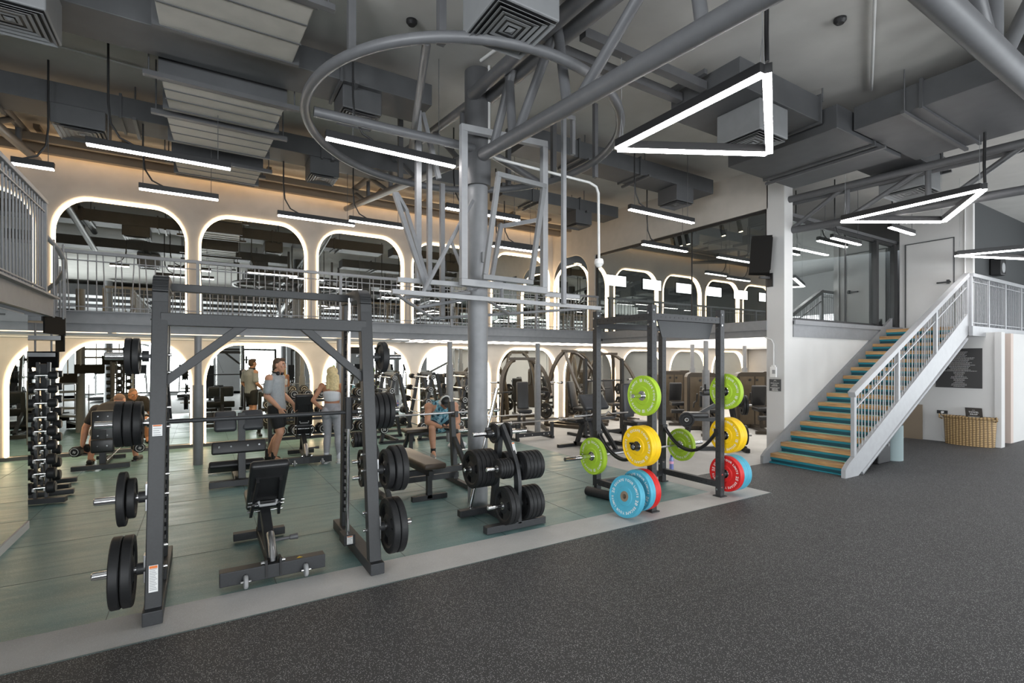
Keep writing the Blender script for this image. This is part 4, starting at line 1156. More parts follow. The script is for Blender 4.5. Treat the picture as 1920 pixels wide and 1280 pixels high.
stack_plates((PXl(.80), PY(.8), .80), (-1, 0, 0), [.13, .175], .045, 'middle left peg of the smith machine', SG)
stack_plates((PXl(.34), PY(.34), .34), (-1, 0, 0), [.225, .225], .058, 'bottom left peg of the smith machine', SG)
stack_plates((PXr(1.73), PY(1.73), 1.73), (1, 0, 0), [.13], .05, 'top right peg of the smith machine', SG)
stack_plates((PXr(.80), PY(.8), .80), (1, 0, 0), [.165, .19, .19], .052, 'middle right peg of the smith machine', SG)
stack_plates((PXr(.34), PY(.34), .34), (1, 0, 0), [.225, .225], .058, 'bottom right peg of the smith machine', SG)
BZ, BY = 1.245, 4.55
bb = thing('barbell', 'dark barbell riding on the smith machine guide rods, loaded both ends', 'barbell', (.46, BY, BZ))
G().tube((-.72, 0, 0), (.72, 0, 0), .017, n=14).obj('shaft', 'frame_rack', bb)
for s in (-1, 1):
    G().tube((s * .76, 0, 0), (s * 1.10, 0, 0), .025, n=18).tube((s * .72, 0, 0), (s * .80, 0, 0), .036, n=18).obj('sleeve', 'chrome', bb)
stack_plates((-.365, BY, BZ), (-1, 0, 0), [.16, .165, .165], .052, 'left end of the smith machine bar', SG)
stack_plates((1.285, BY, BZ), (1, 0, 0), [.165, .165, .165, .165], .048, 'right end of the smith machine bar', SG)

# ================================================================= BENCHES
def wheel(par, c, ax, r, w):
    c = V(c); ax = V(ax).normalized()
    x = G().lathe([(0, -w / 2), (r * .8, -w / 2), (r, -w * .3), (r, w * .3), (r * .8, w / 2), (0, w / 2)], c, ax, 20).obj('wheel', 'grey_wall', par)
    G().tube(c - ax * (w / 2 + .02), c + ax * (w / 2 + .02), .011, n=10).obj('axle_bolt', 'chrome', x)
def incline_bench(label, loc, rz, tilt=44, group=None, back=.68, sticker_=False):
    """adjustable bench seen from behind: local -Y = rear base, +Y = seat end"""
    t = thing('adjustable_bench', label, 'bench', loc, rz, group)
    G().span(-.36, .38, -.05, .05, .035, .14).obj('rear_base', 'frame_rack', t, .006)
    G().span(-.22, .22, 1.02, 1.10, .02, .09).obj('front_base', 'frame_rack', t, .006)
    for x in (-.19, .23): wheel(t, (x, -.075, .055), (1, 0, 0), .05, .03)
    G().bar((0, .0, .1), (0, 1.06, .085), .06, .07).obj('base_beam', 'frame_black', t, .004)
    a = R(tilt); py, pz = .60, .37                                   # pad pivot
    d = V((0, -math.cos(a), math.sin(a))); nrm = V((0, math.sin(a), math.cos(a)))
    rot = Matrix((V((1, 0, 0)), -d, nrm)).transposed()
    c = V((0, py, pz)) + d * (back / 2) + nrm * .06
    G().rbox(c, (.29, back, .075), .03, rot).obj('back_pad', 'vinyl', t)
    G().box(c - nrm * .042, (.2, back * .55, .012), rot).obj('pad_board', 'black', t)
    g = G()
    for s in (-1, 1): g.bar(V((0, py, pz)) + V((s * .11, 0, 0)) - nrm * .01, V((0, py, pz)) + V((s * .085, 0, 0)) + d * back * .78 - nrm * .0, .022, .05, up=nrm)
    g.bar(V((-.11, py, pz)) + d * back * .30 - nrm * .02, V((.11, py, pz)) + d * back * .30 - nrm * .02, .03, .03)
    g.obj('pad_frame', 'black', t)
    h = V((0, py, pz)) + d * back * .42 - nrm * .05
    G().pipe([h + V((-.07, 0, 0)), h + V((-.06, 0, 0)) - nrm * .03 - d * .02, h + V((.06, 0, 0)) - nrm * .03 - d * .02, h + V((.07, 0, 0))], .012, n=8).obj('carry_handle', 'grey_wall', t)
    G().rbox((0, .86, .44), (.27, .38, .07), .03, Matrix.Rotation(R(6), 3, 'X')).obj('seat_pad', 'vinyl', t)
    G().bar((0, .03, .13), (0, .60, .40), .075, .10).obj('main_post', 'frame_black', t, .005)
    G().bar((0, .95, .09), (0, .80, .39), .06, .06, up=(0, 1, 0)).obj('seat_post', 'frame_black', t, .004)
    G().pipe([(.0, .0, .14), (.0, .03, .2), (0, .09, .27), (0, .17, .31)], .03, n=10).obj('adjuster_sector', 'steel_bar', t)
    for s in (-1, 1): G().span(s * .05 - .008, s * .05 + .008, -.06, .03, .05, .18).obj('bracket', 'black', t)
    bolts(t, [(V((s * .06, -.015, .15)), V((s * .085, -.015, .15))) for s in (-1, 1)], .017)
    for k in (.08, .22, .30):
        q = V((0, py, pz)) + d * back * k - nrm * .01; bolts(t, [(q + V((-.14, 0, 0)), q + V((.14, 0, 0)))], .009, name='hinge_pin')
    G().tube((.03, .2, .24), (.2, .2, .245), .013, n=10).tube((.15, .2, .244), (.21, .2, .245), .02, .024, n=10).obj('lock_pin', 'steel_dark', t)
    if sticker_:
        G().prism([(0, 0), (.045, 0), (.0225, .026)], (.17, -.02, .1405), (1, .05, 0), (-.05, 1, 0), .001).obj('warning_sticker', 'yellow', t)
    return t
incline_bench('black adjustable bench in the left foreground, seen from behind inside the smith machine', (.47, 4.3, 0), 0, sticker_=True)
incline_bench('black adjustable bench further back, between the standing man and the blonde woman', (1.46, 8.74, 0), R(-4), 72, back=.78)

# seated bench for the man at far left
b = thing('adjustable_bench', 'black bench with upright back at the far left, where the bald man sits', 'bench', (-1.33, 10.15, 0))
G().rbox((0, .05, .66), (.30, .07, .5), .03, Matrix.Rotation(R(-4), 3, 'X')).obj('back_pad', 'vinyl', b)
G().rbox((0, .3, .43), (.3, .42, .08), .03).obj('seat_pad', 'vinyl', b)
G().rbox((0, .0, .36), (.3, .07, .22), .03).obj('rear_pad', 'vinyl', b)
bolts(b, [(V((x, .02, z)), V((x, -.03 + dy, z))) for x in (-.06, .06) for z, dy in ((.36, -.012), (.52, .02), (.82, .04))], .012)
G().bar((0, .02, .06), (0, .02, .6), .085, .07, up=(0, 1, 0)).obj('main_post', 'frame_black', b, .004)
G().bar((-.36, -.12, .05), (.36, -.12, .05), .07, .07).obj('rear_base', 'frame_black', b, .004)
G().bar((0, -.12, .05), (0, .9, .05), .06, .06).bar((-.2, .9, .04), (.2, .9, .04), .06, .06).obj('base_beam', 'frame_black', b, .004)
G().tube((.05, 0, .12), (.2, .2, .28), .011, n=8).obj('lock_pin', 'chrome', b)

# back extension bench behind the smith machine
b = thing('back_extension_bench', 'black hip extension bench with split pads, behind the foreground bench', 'exercise bench', (.42, 7.72, 0))
G().span(-.34, .3, -.05, .06, .02, .1).obj('front_base', 'frame_rack', b, .005)
G().span(-.34, .32, 1.02, 1.12, .02, .1).obj('rear_base', 'frame_rack', b, .005)
G().bar((0, .0, .06), (0, 1.1, .06), .08, .08).obj('base_beam', 'frame_black', b, .004)
G().bar((.05, .1, .08), (.05, .2, .98), .09, .09, up=(0, 1, 0)).obj('main_post', 'frame_rack', b, .005)
for s in (-1, 1): G().rbox((.02 + s * .165, .2, .87), (.27, .09, .29), .04, Matrix.Rotation(R(-20), 3, 'X')).obj('hip_pad', 'grey_vinyl', b)
G().rbox((.02, .12, .52), (.66, .07, .17), .025, Matrix.Rotation(R(-12), 3, 'X')).obj('calf_board', 'black', b)
G().rbox((.0, .28, .24), (.68, .2, .10), .03, Matrix.Rotation(R(-35), 3, 'X')).obj('foot_board', 'black', b)
bolts(b, [(V((x, .1, .54)), V((x, .072, .54))) for x in (-.22, -.08, .12, .26)], .013)
G().bar((.05, .22, .5), (.05, .85, .1), .06, .06).obj('brace', 'frame_black', b)

# ================================================================= PLATE TREE
pt = thing('plate_tree', 'black plate tree in front of the steel column, loaded on both sides', 'plate rack', (2.72, 4.6, 0))
G().bar((-.36, -.27, .04), (.34, -.27, .04), .085, .07).obj('front_foot', 'frame_rack', pt, .005)
G().bar((-.36, .32, .05), (.25, .32, .05), .085, .07).obj('rear_foot', 'frame_rack', pt, .005)
G().bar((0, -.27, .05), (0, .32, .05), .07, .07).obj('base_beam', 'frame_black', pt, .005)
g = G(); P = [V((.02, -.27, .06)), V((.02, -.27, .45))] + bez((.02, -.27, .45), (.02, -.26, .65), (0, -.2, .74), (0, .02, 1.0), 8)[1:]
for a, c in zip(P[:-1], P[1:]): g.bar(a, c, .04, .085, up=(0, 1, .3), ext=.003)
g.obj('front_post', 'frame_rack', pt)
G().bar((0, .2, .06), (0, .06, .98), .06, .075, up=(0, 1, 0)).obj('rear_post', 'frame_rack', pt, .004)
for z, y, L_, nm in ((.25, -.27, .3, ''), (.62, -.24, .3, ''), (.93, .05, .3, ''), (.56, .13, .36, '')):
    for s in (-1, 1): peg(pt, (s * .03, y, z), (s * (.03 + L_), y, z), .022)
sticker(pt, (.022, -.195, .80), (1, 0, 0), (0, .45, .9), .03, .12)
TG = 'black plates on the plate tree'
def tree(z, y, s, radii, th, where): stack_plates((2.72 + s * .062, 4.6 + y, z), (s, 0, 0), radii, th, where, TG)
tree(.25, -.27, -1, [.19, .19], .05, 'bottom left peg of the plate tree')
tree(.25, -.27, 1, [.17] * 4, .044, 'bottom right peg of the plate tree')
tree(.62, -.24, -1, [.096] * 5, .028, 'short middle left peg of the plate tree')
tree(.62, -.24, 1, [.147] * 5, .042, 'middle right peg of the plate tree')
tree(.56, .13, -1, [.2] * 5, .05, 'rear left peg of the plate tree')
tree(.56, .13, 1, [.15] * 2, .045, 'rear right peg of the plate tree')
tree(.93, .05, -1, [.105], .032, 'top left peg of the plate tree')
tree(.93, .05, 1, [.105], .032, 'top right peg of the plate tree')
cl = G().lathe([(.024, 0), (.045, 0), (.045, .05), (.024, .05)], (0, 0, 0), (1, 0, 0), 16).box((.02, 0, .05), (.05, .02, .03)).obj('spring_collar', 'black', loc=(2.72 - .17, 4.65, .93))
tag(cl, 'black bar clamp on the top left peg of the plate tree', 'clamp')
p0, p1 = V((2.52, 5.0, .02)), V((2.80, 4.86, 1.40))
t = thing('short_barbell', 'chrome barbell standing on end behind the plate tree, beside the column', 'barbell', p0)
d = p1 - p0; u = d.normalized()
G().tube(u * .3, d - u * .28, .014, n=12).obj('shaft', 'steel_bar', t)
G().tube((0, 0, 0), u * .3, .025, n=16).obj('sleeve', 'chrome', t)
G().tube(d - u * .28, d, .025, n=16).tube(d - u * .31, d - u * .28, .042, n=16).obj('sleeve', 'chrome', t)

# ================================================================= POWER RACK
pr = thing('power_rack', 'charcoal power rack with perforated uprights, in front of the stair pillar', 'power rack', (4.935, 4.475, 0))
po = V((4.935, 4.475, 0)); UX = (4.33, 5.54); UY = (4.01, 4.94)
def q_(x, y, z): return V((x, y, z)) - po
for X in UX:
    for Y in UY:
        g = G().bar(q_(X, Y, .012), q_(X, Y, 2.33), .075, .075, up=(0, 1, 0)); z = .34; g.m = 1
        while z < 2.28:
            g.tube(q_(X, Y - .0382, z), q_(X, Y - .036, z), .0115, n=8); g.tube(q_(X - .0382, Y, z), q_(X + .0382, Y, z), .0115, n=8); z += .075
        u = g.obj('upright', ['frame_rack', 'black'], pr)
        G().span(X - po.x - .06, X - po.x + .06, Y - po.y - .06, Y - po.y + .06, 0, .012).obj('foot_plate', 'frame_black', u)
        for z in (2.27, 2.14, .28, .12): bolts(u, [(q_(X - .02, Y - .037, z), q_(X - .02, Y - .05, z)), (q_(X - .037, Y + .01, z - .03), q_(X - .05, Y + .01, z - .03))], .013)
for X in UX:
    for z in (2.2, .15):
        g = G().bar(q_(X, UY[0], z), q_(X, UY[1], z), .06, .075); g.m = 1; y = UY[0] + .1
        while y < UY[1] - .05: g.tube(q_(X - .032, y, z), q_(X + .032, y, z), .0115, n=8); y += .075
        g.obj('side_beam', ['frame_rack', 'black'], pr)
g = G().bar(q_(UX[0], UY[0], 2.2), q_(UX[1], UY[0], 2.2), .06, .075); g.m = 1; x = UX[0] + .12
while x < UX[1] - .08: g.tube(q_(x, UY[0] - .032, 2.2), q_(x, UY[0] + .032, 2.2), .0115, n=8); x += .075
g.obj('front_beam', ['frame_rack', 'black'], pr)
G().bar(q_(UX[0], UY[1], 2.15), q_(UX[1], UY[1], 2.15), .06, .075).obj('rear_beam', 'frame_rack', pr, .004)
G().bar(q_(UX[0], UY[1], .12), q_(UX[1], UY[1], .12), .06, .075).obj('rear_beam', 'frame_rack', pr, .004)
G().prism([(-.5, .2), (.5, .2), (.42, .0), (-.42, .0)], q_(4.96, 4.06, 1.97), (1, 0, 0), (0, 0, 1), .012).obj('name_plate', 'frame_rack', pr)
for X, Y in ((UX[0], UY[0]), (UX[0], UY[1])):
    g = G(); text_line(g, 'H5', q_(X, Y - .0388, 1.88), (1, 0, 0), (0, 0, 1), .04); g.obj('stencil_mark', 'black', pr)
for s, X in ((-1, UX[0]), (1, UX[1])):
    for z in (1.31, .755, .27):
        peg(pr, q_(X + s * .037, UY[0], z), q_(X + s * .30, UY[0], z), .024, 'chrome')
    pts = bez(q_(X, UY[0] + .04, .80), q_(X, UY[0] + .3, .40), q_(X, UY[1] - .3, .40), q_(X, UY[1] - .04, .76), 16)
    g = G()
    for k in (-.02, 0, .02): g.pipe([p + V((k, 0, abs(k))) for p in pts], .012, n=6)
    g.obj('safety_strap', 'black', pr)
    for y, z in ((UY[0] + .03, .8), (UY[1] - .03, .76)): G().box(q_(X, y, z), (.09, .05, .09)).obj('strap_bracket', 'black', pr)
BG = 'coloured bumper plates on the power rack'
L = UX[0] - .095; Rr = UX[1] + .095
bumper((L, 4.01, 1.31), (-1, 0, 0), 'green', .065, '10', 'lime green plate on the top left peg of the power rack', BG, .1)
bumper((L, 4.01, .755), (-1, 0, 0), 'yellow', .07, '15', 'yellow inner plate on the middle left peg of the power rack', BG, .5)
bumper((L - .072, 4.01, .755), (-1, 0, 0), 'yellow', .07, '15', 'yellow outer plate with black clamp on the middle left peg of the power rack', BG, .9)
bumper((L + .0, 4.01, .27), (-1, 0, 0), 'red', .08, '25', 'red plate low on the left side of the power rack, behind the blue ones', BG)
bumper((L - .083, 4.01, .27), (-1, 0, 0), 'blue', .075, '20', 'blue plate low on the left peg of the power rack, touching the red one', BG, 1.2)
bumper((Rr, 4.01, 1.31), (1, 0, 0), 'green', .065, '10', 'lime green plate on the top right peg of the power rack', BG, .4)
bumper((Rr, 4.01, .755), (1, 0, 0), 'yellow', .07, '15', 'yellow inner plate on the middle right peg of the power rack', BG, .3)
bumper((Rr + .072, 4.01, .755), (1, 0, 0), 'yellow', .07, '15', 'yellow outer plate on the middle right peg of the power rack', BG, .3)
bumper((Rr, 4.01, .27), (1, 0, 0), 'red', .08, '25', 'red plate on the lowest right peg of the power rack', BG, .2)
bumper((Rr + .083, 4.01, .27), (1, 0, 0), 'blue', .075, '20', 'light blue plate beside the red one, low on the right of the power rack', BG)
bumper((Rr + .16, 4.01, .27), (1, 0, 0), 'blue', .075, '20', 'outermost light blue plate, low on the right of the power rack', BG)
bumper((3.955, 3.99, .226), (-.985, -.06, .15), 'blue', .075, '20', 'light blue plate standing on the floor, leaning on the power rack plates', BG, .55, hub='copper')
cl = G().lathe([(.024, 0), (.04, 0), (.04, .055), (.024, .055)], (0, 0, 0), (-1, 0, 0), 16).box((-.03, .03, .03), (.05, .05, .02)).obj('spring_collar', 'black', loc=(L - .146, 4.01, .755))
tag(cl, 'black bar clamp in front of the yellow plate on the power rack', 'clamp')
barbell('barbell', 'chrome barbell with two green plates lying in the power rack straps', (3.66, 4.74, .53), (6.13, 4.74, .53), sl=.47)
bumper((4.125, 4.74, .53), (-1, 0, 0), 'green', .06, '10', 'lime green plate on the left end of the barbell in the power rack', BG, .3)
bumper((5.665, 4.74, .53), (1, 0, 0), 'green', .06, '10', 'lime green plate on the right end of the barbell in the power rack', BG)
rl = G().lathe([(.018, 0), (.055, 0), (.055, .42), (.018, .42), (.018, 0)], (0, 0, 0), (.2, -1, 0), 20).obj('foam_roller', 'black', loc=(4.16, 4.93, .056))
tag(rl, 'black foam roller on the floor at the rear left foot of the power rack', 'foam roller')
bt = thing('drink_bottle', 'small purple drink bottle on the floor behind the power rack', 'bottle', (6.22, 5.36, 0))
G().lathe([(0, 0), (.03, 0), (.033, .02), (.03, .09), (.033, .15), (.026, .19), (.014, .205), (.014, .21)], (0, 0, 0), (0, 0, 1), 18).obj('body', 'bottle', bt)
G().lathe([(.016, .205), (.017, .235), (0, .238)], (0, 0, 0), (0, 0, 1), 14).obj('cap', mat('blue_cap', lin((40, 50, 140)), .4), bt)
G().lathe([(.0325, .1), (.0335, .14)], (0, 0, 0), (0, 0, 1), 18).obj('bottle_label', mat('pink_label', lin((225, 170, 200)), .5), bt)

# ================================================================= BENCH PRESS STATION (behind the smith machine)
bp = thing('bench_press_station', 'brown padded bench press station between the smith machine and the column', 'bench press', (2.45, 6.2, 0))
G().rbox((-.08, .0, .44), (.28, 1.28, .07), .025).obj('bench_pad', 'brown_vinyl', bp)
G().bar((-.08, -.5, .33), (-.08, .5, .33), .06, .06).obj('bench_beam', 'frame_black', bp)
G().bar((-.08, -.42, .02), (-.08, -.42, .31), .06, .06).bar((-.3, -.42, .03), (.15, -.42, .03), .06, .06).obj('front_leg', 'frame_black', bp)
for s in (-1, 1):
    x = -.0 + s * .56
    G().bar((x, .2, .05), (x, .32, 1.12), .07, .08, up=(0, 1, 0)).obj('upright', 'frame_rack', bp, .004)
    G().bar((x, -.45, .035), (x, .5, .035), .07, .06).obj('foot_beam', 'frame_rack', bp, .004)
    G().bar((x, -.4, .05), (x, .22, .62), .05, .06).obj('brace', 'frame_rack', bp)
    G().box((x, .22, .93), (.05, .14, .03)).box((x, .15, .96), (.05, .02, .08)).obj('bar_hook', 'black', bp)
    for z in (.22, .42, .70): peg(bp, (x + s * .035, .22 + .1 * z, z), (x + s * .28, .22 + .1 * z, z), .023)
for y, z in ((.1, .14), (-.1, .27)): G().bar((-.56, y, z), (.56, y, z), .055, .07).obj('cross_beam', 'frame_rack', bp)
BPG = 'black plates stored on the bench press station'
for z, r, n, nm in ((.70, .1, 4, 'upper'), (.42, .15, 2, 'middle'), (.22, .12, 2, 'lower')):
    stack_plates((2.45 - .56 - .095, 6.42 + .1 * z, z), (-1, 0, 0), [r] * n, .04, '%s left peg of the bench press station' % nm, BPG)
barbell('barbell', 'chrome barbell racked on the bench press station, crossing behind the column', (1.55, 6.42, .975), (3.72, 6.42, .975))

# ================================================================= DUMBBELLS
def dumbbell_geo(r, L, hl):
    """round rubber dumbbell along local X"""
    return r, L, hl
_db = {}
def dumbbell(pos, d, r, hl, grip, label, group, style='round', spin=0):
    k = (r, hl, grip, style)
    if k in _db: o = copy_tree(_db[k])
    else:
        g = G().tube((-grip / 2, 0, 0), (grip / 2, 0, 0), .016, n=10)
        o = g.obj('dumbbell', 'chrome')
        for s in (-1, 1):
            a = s * grip / 2; b = s * (grip / 2 + hl)
            h = G()
            lo, hi = min(a, b), max(a, b)
            n = 8 if style == 'round' else 20
            h.lathe([(0, lo), (r * .82, lo), (r, lo + .012), (r, hi - .012), (r * .82, hi), (0, hi)], (0, 0, 0), (1, 0, 0), n, flat=(n == 8))
            hh = h.obj('head', 'rubber', o)
            e = b + s * .0012
            q = G(); q.lathe([(r * .62, e), (r * .72, e)], (0, 0, 0), (1, 0, 0), 24)
            if style == 'round': text_line(q, '10', (e + s * .0005, 0, -r * .22), (0, s, 0), (0, 0, 1), r * .6)
            elif style == 'chromeend': q = G().lathe([(0, e), (r * .8, e)], (0, 0, 0), (1, 0, 0), 20)
            q.obj('end_mark', 'pale' if style != 'chromeend' else 'steel_dark', hh)
        _db[k] = o
    o.matrix_world = Matrix.Translation(V(pos)) @ AX(d) @ Matrix.Rotation(spin, 4, 'X')
    return tag(o, label, 'dumbbell', group)
def db_tower(label, side, X, Y, rows):
    t = thing('dumbbell_tower', label, 'dumbbell rack', (X, Y, 0))
    G().bar((-.18, .05, .05), (.24, -.02, .05), .09, .06).obj('foot', 'frame_rack', t, .004)
    G().bar((-.18, .4, .05), (.24, .42, .05), .09, .06).obj('foot', 'frame_rack', t, .004)
    for s in (-1, 1):
        G().bar((s * .05, .05, .05), (s * .05, .17, 1.68), .03, .05, up=(0, 1, 0)).obj('post', 'frame_black', t)
    G().bar((0, .42, .05), (0, .17, 1.66), .06, .04, up=(0, 1, 0)).obj('rear_post', 'frame_black', t)
    g = G()
    for i in range(rows):
        z = .17 + i * .165; y = .05 + .12 * (z / 1.68)
        for s in (-1, 1): g.bar((s * .05, y, z - .02), (s * .05, y - .11, z + .02), .02, .03)
    g.obj('cradle', 'pale', t)
    names = ['lowest', 'second from bottom', 'third from bottom', 'fourth from bottom', 'fifth from bottom', 'sixth from bottom', 'seventh from bottom', 'eighth from bottom', 'topmost']
    for i in range(rows):
        z = .17 + i * .165; y = .05 + .12 * (z / 1.68) - .07; r = .070 - .003 * i
        dumbbell((X, Y + y, z + .035), (1, 0, 0), round(r, 4), .085, .12, '%s black dumbbell with chrome ends on the %s' % (names[i], side), 'dumbbells on the %s' % side, 'chromeend')
    return t
db_tower('black vertical dumbbell tower at the far left, beside the partition mirror', 'nearer dumbbell tower', -1.62, 7.95, 9)
db_tower('black vertical dumbbell tower just behind the nearer one at the far left', 'farther dumbbell tower', -1.72, 8.75, 9)
# three tier rack before the arched wall
dr = thing('dumbbell_rack', 'three tier rack of black round dumbbells before the arched mirrors', 'dumbbell rack', (2.1, 10.75, 0))
DX0, DX1 = -.98, .90
for x in (DX0, DX1):
    G().bar((x, -.1, .03), (x, .15, 1.0), .07, .08, up=(0, 1, 0)).bar((x, -.3, .03), (x, .3, .03), .07, .05).obj('side_frame', 'frame_black', dr, .004)
TI = [(-.12, .20, 'bottom tier'), (-.02, .55, 'middle tier'), (.08, .90, 'top tier')]
for y, z, nm in TI:
    for k, q in ((-.1, 0), (.12, .05)): G().bar((DX0, y + k, z + q), (DX1, y + k, z + q), .05, .05).obj('shelf_rail', 'frame_black', dr)
for (y, z, nm), r in zip(TI, (.105, .098, .09)):
    for i in range(7):
        x = DX0 + .17 + i * .255
        pos_ = ['leftmost', 'second', 'third', 'fourth', 'fifth', 'sixth', 'rightmost'][i]
        dumbbell((2.1 + x, 10.75 + y, z + .03 + r * .92 + .025), (.05, -1, 0), r, .1, .12, '%s round black dumbbell on the %s of the rack before the mirrors' % (pos_, nm), 'dumbbells on the three tier rack', 'round', R(22.5))

# ================================================================= FIXED BARBELL RACKS
def bar_rack(side, label, X, Y0, Y1, rows=5, zt=1.42):
    t = thing('barbell_rack', label, 'barbell rack', (X, (Y0 + Y1) / 2, 0), 0, 'fixed barbell racks')
    h = (Y1 - Y0) / 2 - .28
    for y in (-h, h):
        G().bar((-.34, y, .03), (-.05, y, zt), .07, .06, up=(1, 0, 0)).obj('post', 'frame_black', t)
        G().bar((.34, y, .03), (.05, y, zt), .07, .06, up=(1, 0, 0)).obj('post', 'frame_black', t)
        G().bar((-.38, y, .03), (.38, y, .03), .07, .05).obj('foot', 'frame_black', t)
        g = G()
        for i in range(rows):
            z = .3 + i * .255; x = -.34 + .29 * (z / zt)
            g.bar((x, y, z - .03), (x - .11, y, z + .0), .05, .02)
        g.obj('bar_hook', 'black', t)
    for z in (zt, .05): G().bar((0, -h, z), (0, h, z), .06, .06).obj('cross_beam', 'frame_black', t)
    nm = ['lowest', 'second lowest', 'middle', 'second highest', 'highest']
    for i in range(rows):
        z = .3 + i * .255 + .03; x = X - .34 + .29 * (z / zt) - .08; r = .088 - .008 * i
        b = thing('fixed_barbell', '%s fixed barbell with a numbered disc end on the %s' % (nm[i], side), 'barbell', (x, Y0, z), 0, 'fixed barbells on the %s' % side)
        L = Y1 - Y0
        G().tube((0, .1, 0), (0, L - .1, 0), .0145, n=10).obj('shaft', 'chrome', b)
        for a, c in ((0, .14), (L - .14, L)):
            hd = G().lathe([(0, a), (r * .85, a), (r, a + .012), (r, c - .012), (r * .85, c), (0, c)], (0, 0, 0), (0, 1, 0), 20).obj('head', 'rubber', b)
            if a == 0:
                q = G().lathe([(r * .66, -.0015), (r * .8, -.0015)], (0, 0, 0), (0, 1, 0), 20)
                text_line(q, str(10 + 5 * (4 - i)), (0, -.002, -r * .25), (1, 0, 0), (0, 0, 1), r * .7); q.obj('end_mark', 'letter', hd)
    return t
bar_rack('leftmost barbell rack', 'leftmost black A-frame rack of fixed barbells, behind the smith machine plates', 3.45, 9.85, 11.2)
bar_rack('middle barbell rack', 'middle black A-frame rack of fixed barbells, left of the man with headphones', 4.28, 9.85, 11.2)
bar_rack('rightmost barbell rack', 'rightmost black A-frame rack of fixed barbells, half hidden by the column', 5.15, 9.9, 11.25)

# ================================================================= FLAT BENCH OF THE MAN WITH HEADPHONES
fb = thing('flat_bench', 'brown topped flat bench on which the man with headphones sits', 'bench', (3.72, 8.75, 0))
G().rbox((-.05, 0, .43), (1.15, .3, .07), .025).obj('seat_pad', 'brown_vinyl', fb)
for x in (-.5, .42):
    for s in (-1, 1): G().bar((x, s * .05, .39), (x - .06 * (1 if x < 0 else -1), s * .2, .02), .05, .06, up=(1, 0, 0)).obj('leg', 'frame_rack', fb)
G().bar((-.5, 0, .37), (.42, 0, .37), .05, .06).obj('beam', 'frame_rack', fb)
tw = G().ball((0, 0, .07), (.17, .12, .07), 16, 8).ball((.1, .03, .05), (.12, .11, .06), 14, 8).ball((-.1, -.02, .05), (.1, .1, .05), 14, 8).obj('towel', 'white_cloth', loc=(4.25, 8.95, 0))
tag(tw, 'crumpled white towel on the floor beneath the flat bench', 'towel')

# ================================================================= LOW BARBELL STAND
lr = thing('barbell_floor_stand', 'low grey floor stand holding chrome bars, right of the column', 'barbell stand', (6.1, 9.2, 0))
for x in (-.45, .45):
    G().bar((x, -.3, .03), (x, 1.2, .03), .06, .05).obj('foot', 'frame_rack', lr)
    for y in (-.25, 1.1): G().bar((x, y, .03), (x, y, .36), .06, .06, up=(0, 1, 0)).obj('post', 'frame_rack', lr)
for y in (-.25, 1.1): G().bar((-.45, y, .12), (.45, y, .12), .05, .08).obj('cross_beam', 'frame_rack', lr)
bolts(lr, [(V((x, -.27, .12)), V((x, -.3, .12))) for x in (-.3, -.1, .2, .32)], .015)
barbell('barbell', 'chrome barbell resting low on the floor stand, nearer of two', (5.1, 8.98, .39), (7.2, 8.98, .39))
barbell('barbell', 'chrome barbell resting low on the floor stand, farther of two', (4.9, 10.3, .39), (7.0, 10.3, .39))

# ================================================================= PLATE LOADED MACHINES (bronze) BELOW THE WING
def lever_machine(label, loc, rz, plates=True, h=1.75, where='', arms=True):
    t = thing('lever_machine', label, 'exercise machine', loc, rz, 'bronze lever machines')
    G().bar((-.5, -.55, .04), (-.5, .75, .04), .08, .08).bar((.5, -.55, .04), (.5, .75, .04), .08, .08).bar((-.5, .7, .04), (.5, .7, .04), .08, .08).obj('base_frame', 'bronze', t, .004)
    for s in (-1, 1):
        P = bez((s * .5, .7, .06), (s * .48, .72, 1.1), (s * .42, .55, h * .92), (s * .18, .3, h), 10)
        g = G()
        for a, b in zip(P[:-1], P[1:]): g.bar(a, b, .06, .09, up=(0, 1, .2), ext=.004)
        g.obj('upright', 'bronze', t)
        Q = bez((s * .2, .3, h - .04), (s * .5, .1, h - .1), (s * .62, -.2, 1.2), (s * .6, -.38, .92), 8)
        if arms:
            g = G()
            for a, b in zip(Q[:-1], Q[1:]): g.bar(a, b, .05, .08, up=(1, 0, 0), ext=.004)
            a_ = g.obj('lever_arm', 'bronze', t)
            G().tube((s * .6, -.36, .93), (s * .34, -.42, .95), .02, n=10).obj('handle', 'black', a_)
            peg(t, (s * .6, .15, 1.15), (s * .84, .15, 1.15), .022, 'steel_bar')
        peg(t, (s * .54, .62, .42), (s * .78, .62, .42), .022, 'steel_bar')
        peg(t, (s * .54, .66, .85), (s * .78, .66, .85), .022, 'steel_bar')
    G().bar((-.35, .3, h), (.35, .3, h), .07, .07).obj('top_beam', 'bronze', t)
    G().rbox((0, .22, .82), (.3, .09, .7), .03, Matrix.Rotation(R(-12), 3, 'X')).obj('back_pad', 'vinyl', t)
    G().rbox((0, -.1, .46), (.34, .42, .09), .03).obj('seat_pad', 'vinyl', t)
    G().bar((0, -.05, .06), (0, -.05, .42), .07, .07, up=(0, 1, 0)).bar((0, -.3, .04), (0, .7, .04), .07, .07).obj('seat_post', 'bronze', t)
    if plates:
        mw = Matrix.Translation(V(loc)) @ Matrix.Rotation(rz, 4, 'Z')
        for s, sn in ((-1, 'left'), (1, 'right')):
            for z, y, r, zn in ((.42, .62, .2, 'low'), (.85, .66, .17, 'upper')):
                p = mw @ V((s * .62, y, z)); d = mw.to_3x3() @ V((s, 0, 0))
                black_plate(p, d, r, .05, 'dark plate on the %s %s peg of the %s' % (zn, sn, where), 'plates on the lever machines')
    return t
lever_machine('bronze incline press machine just right of the column, nearest the arched mirrors', (6.85, 10.55, 0), R(-25), where='incline press right of the column')
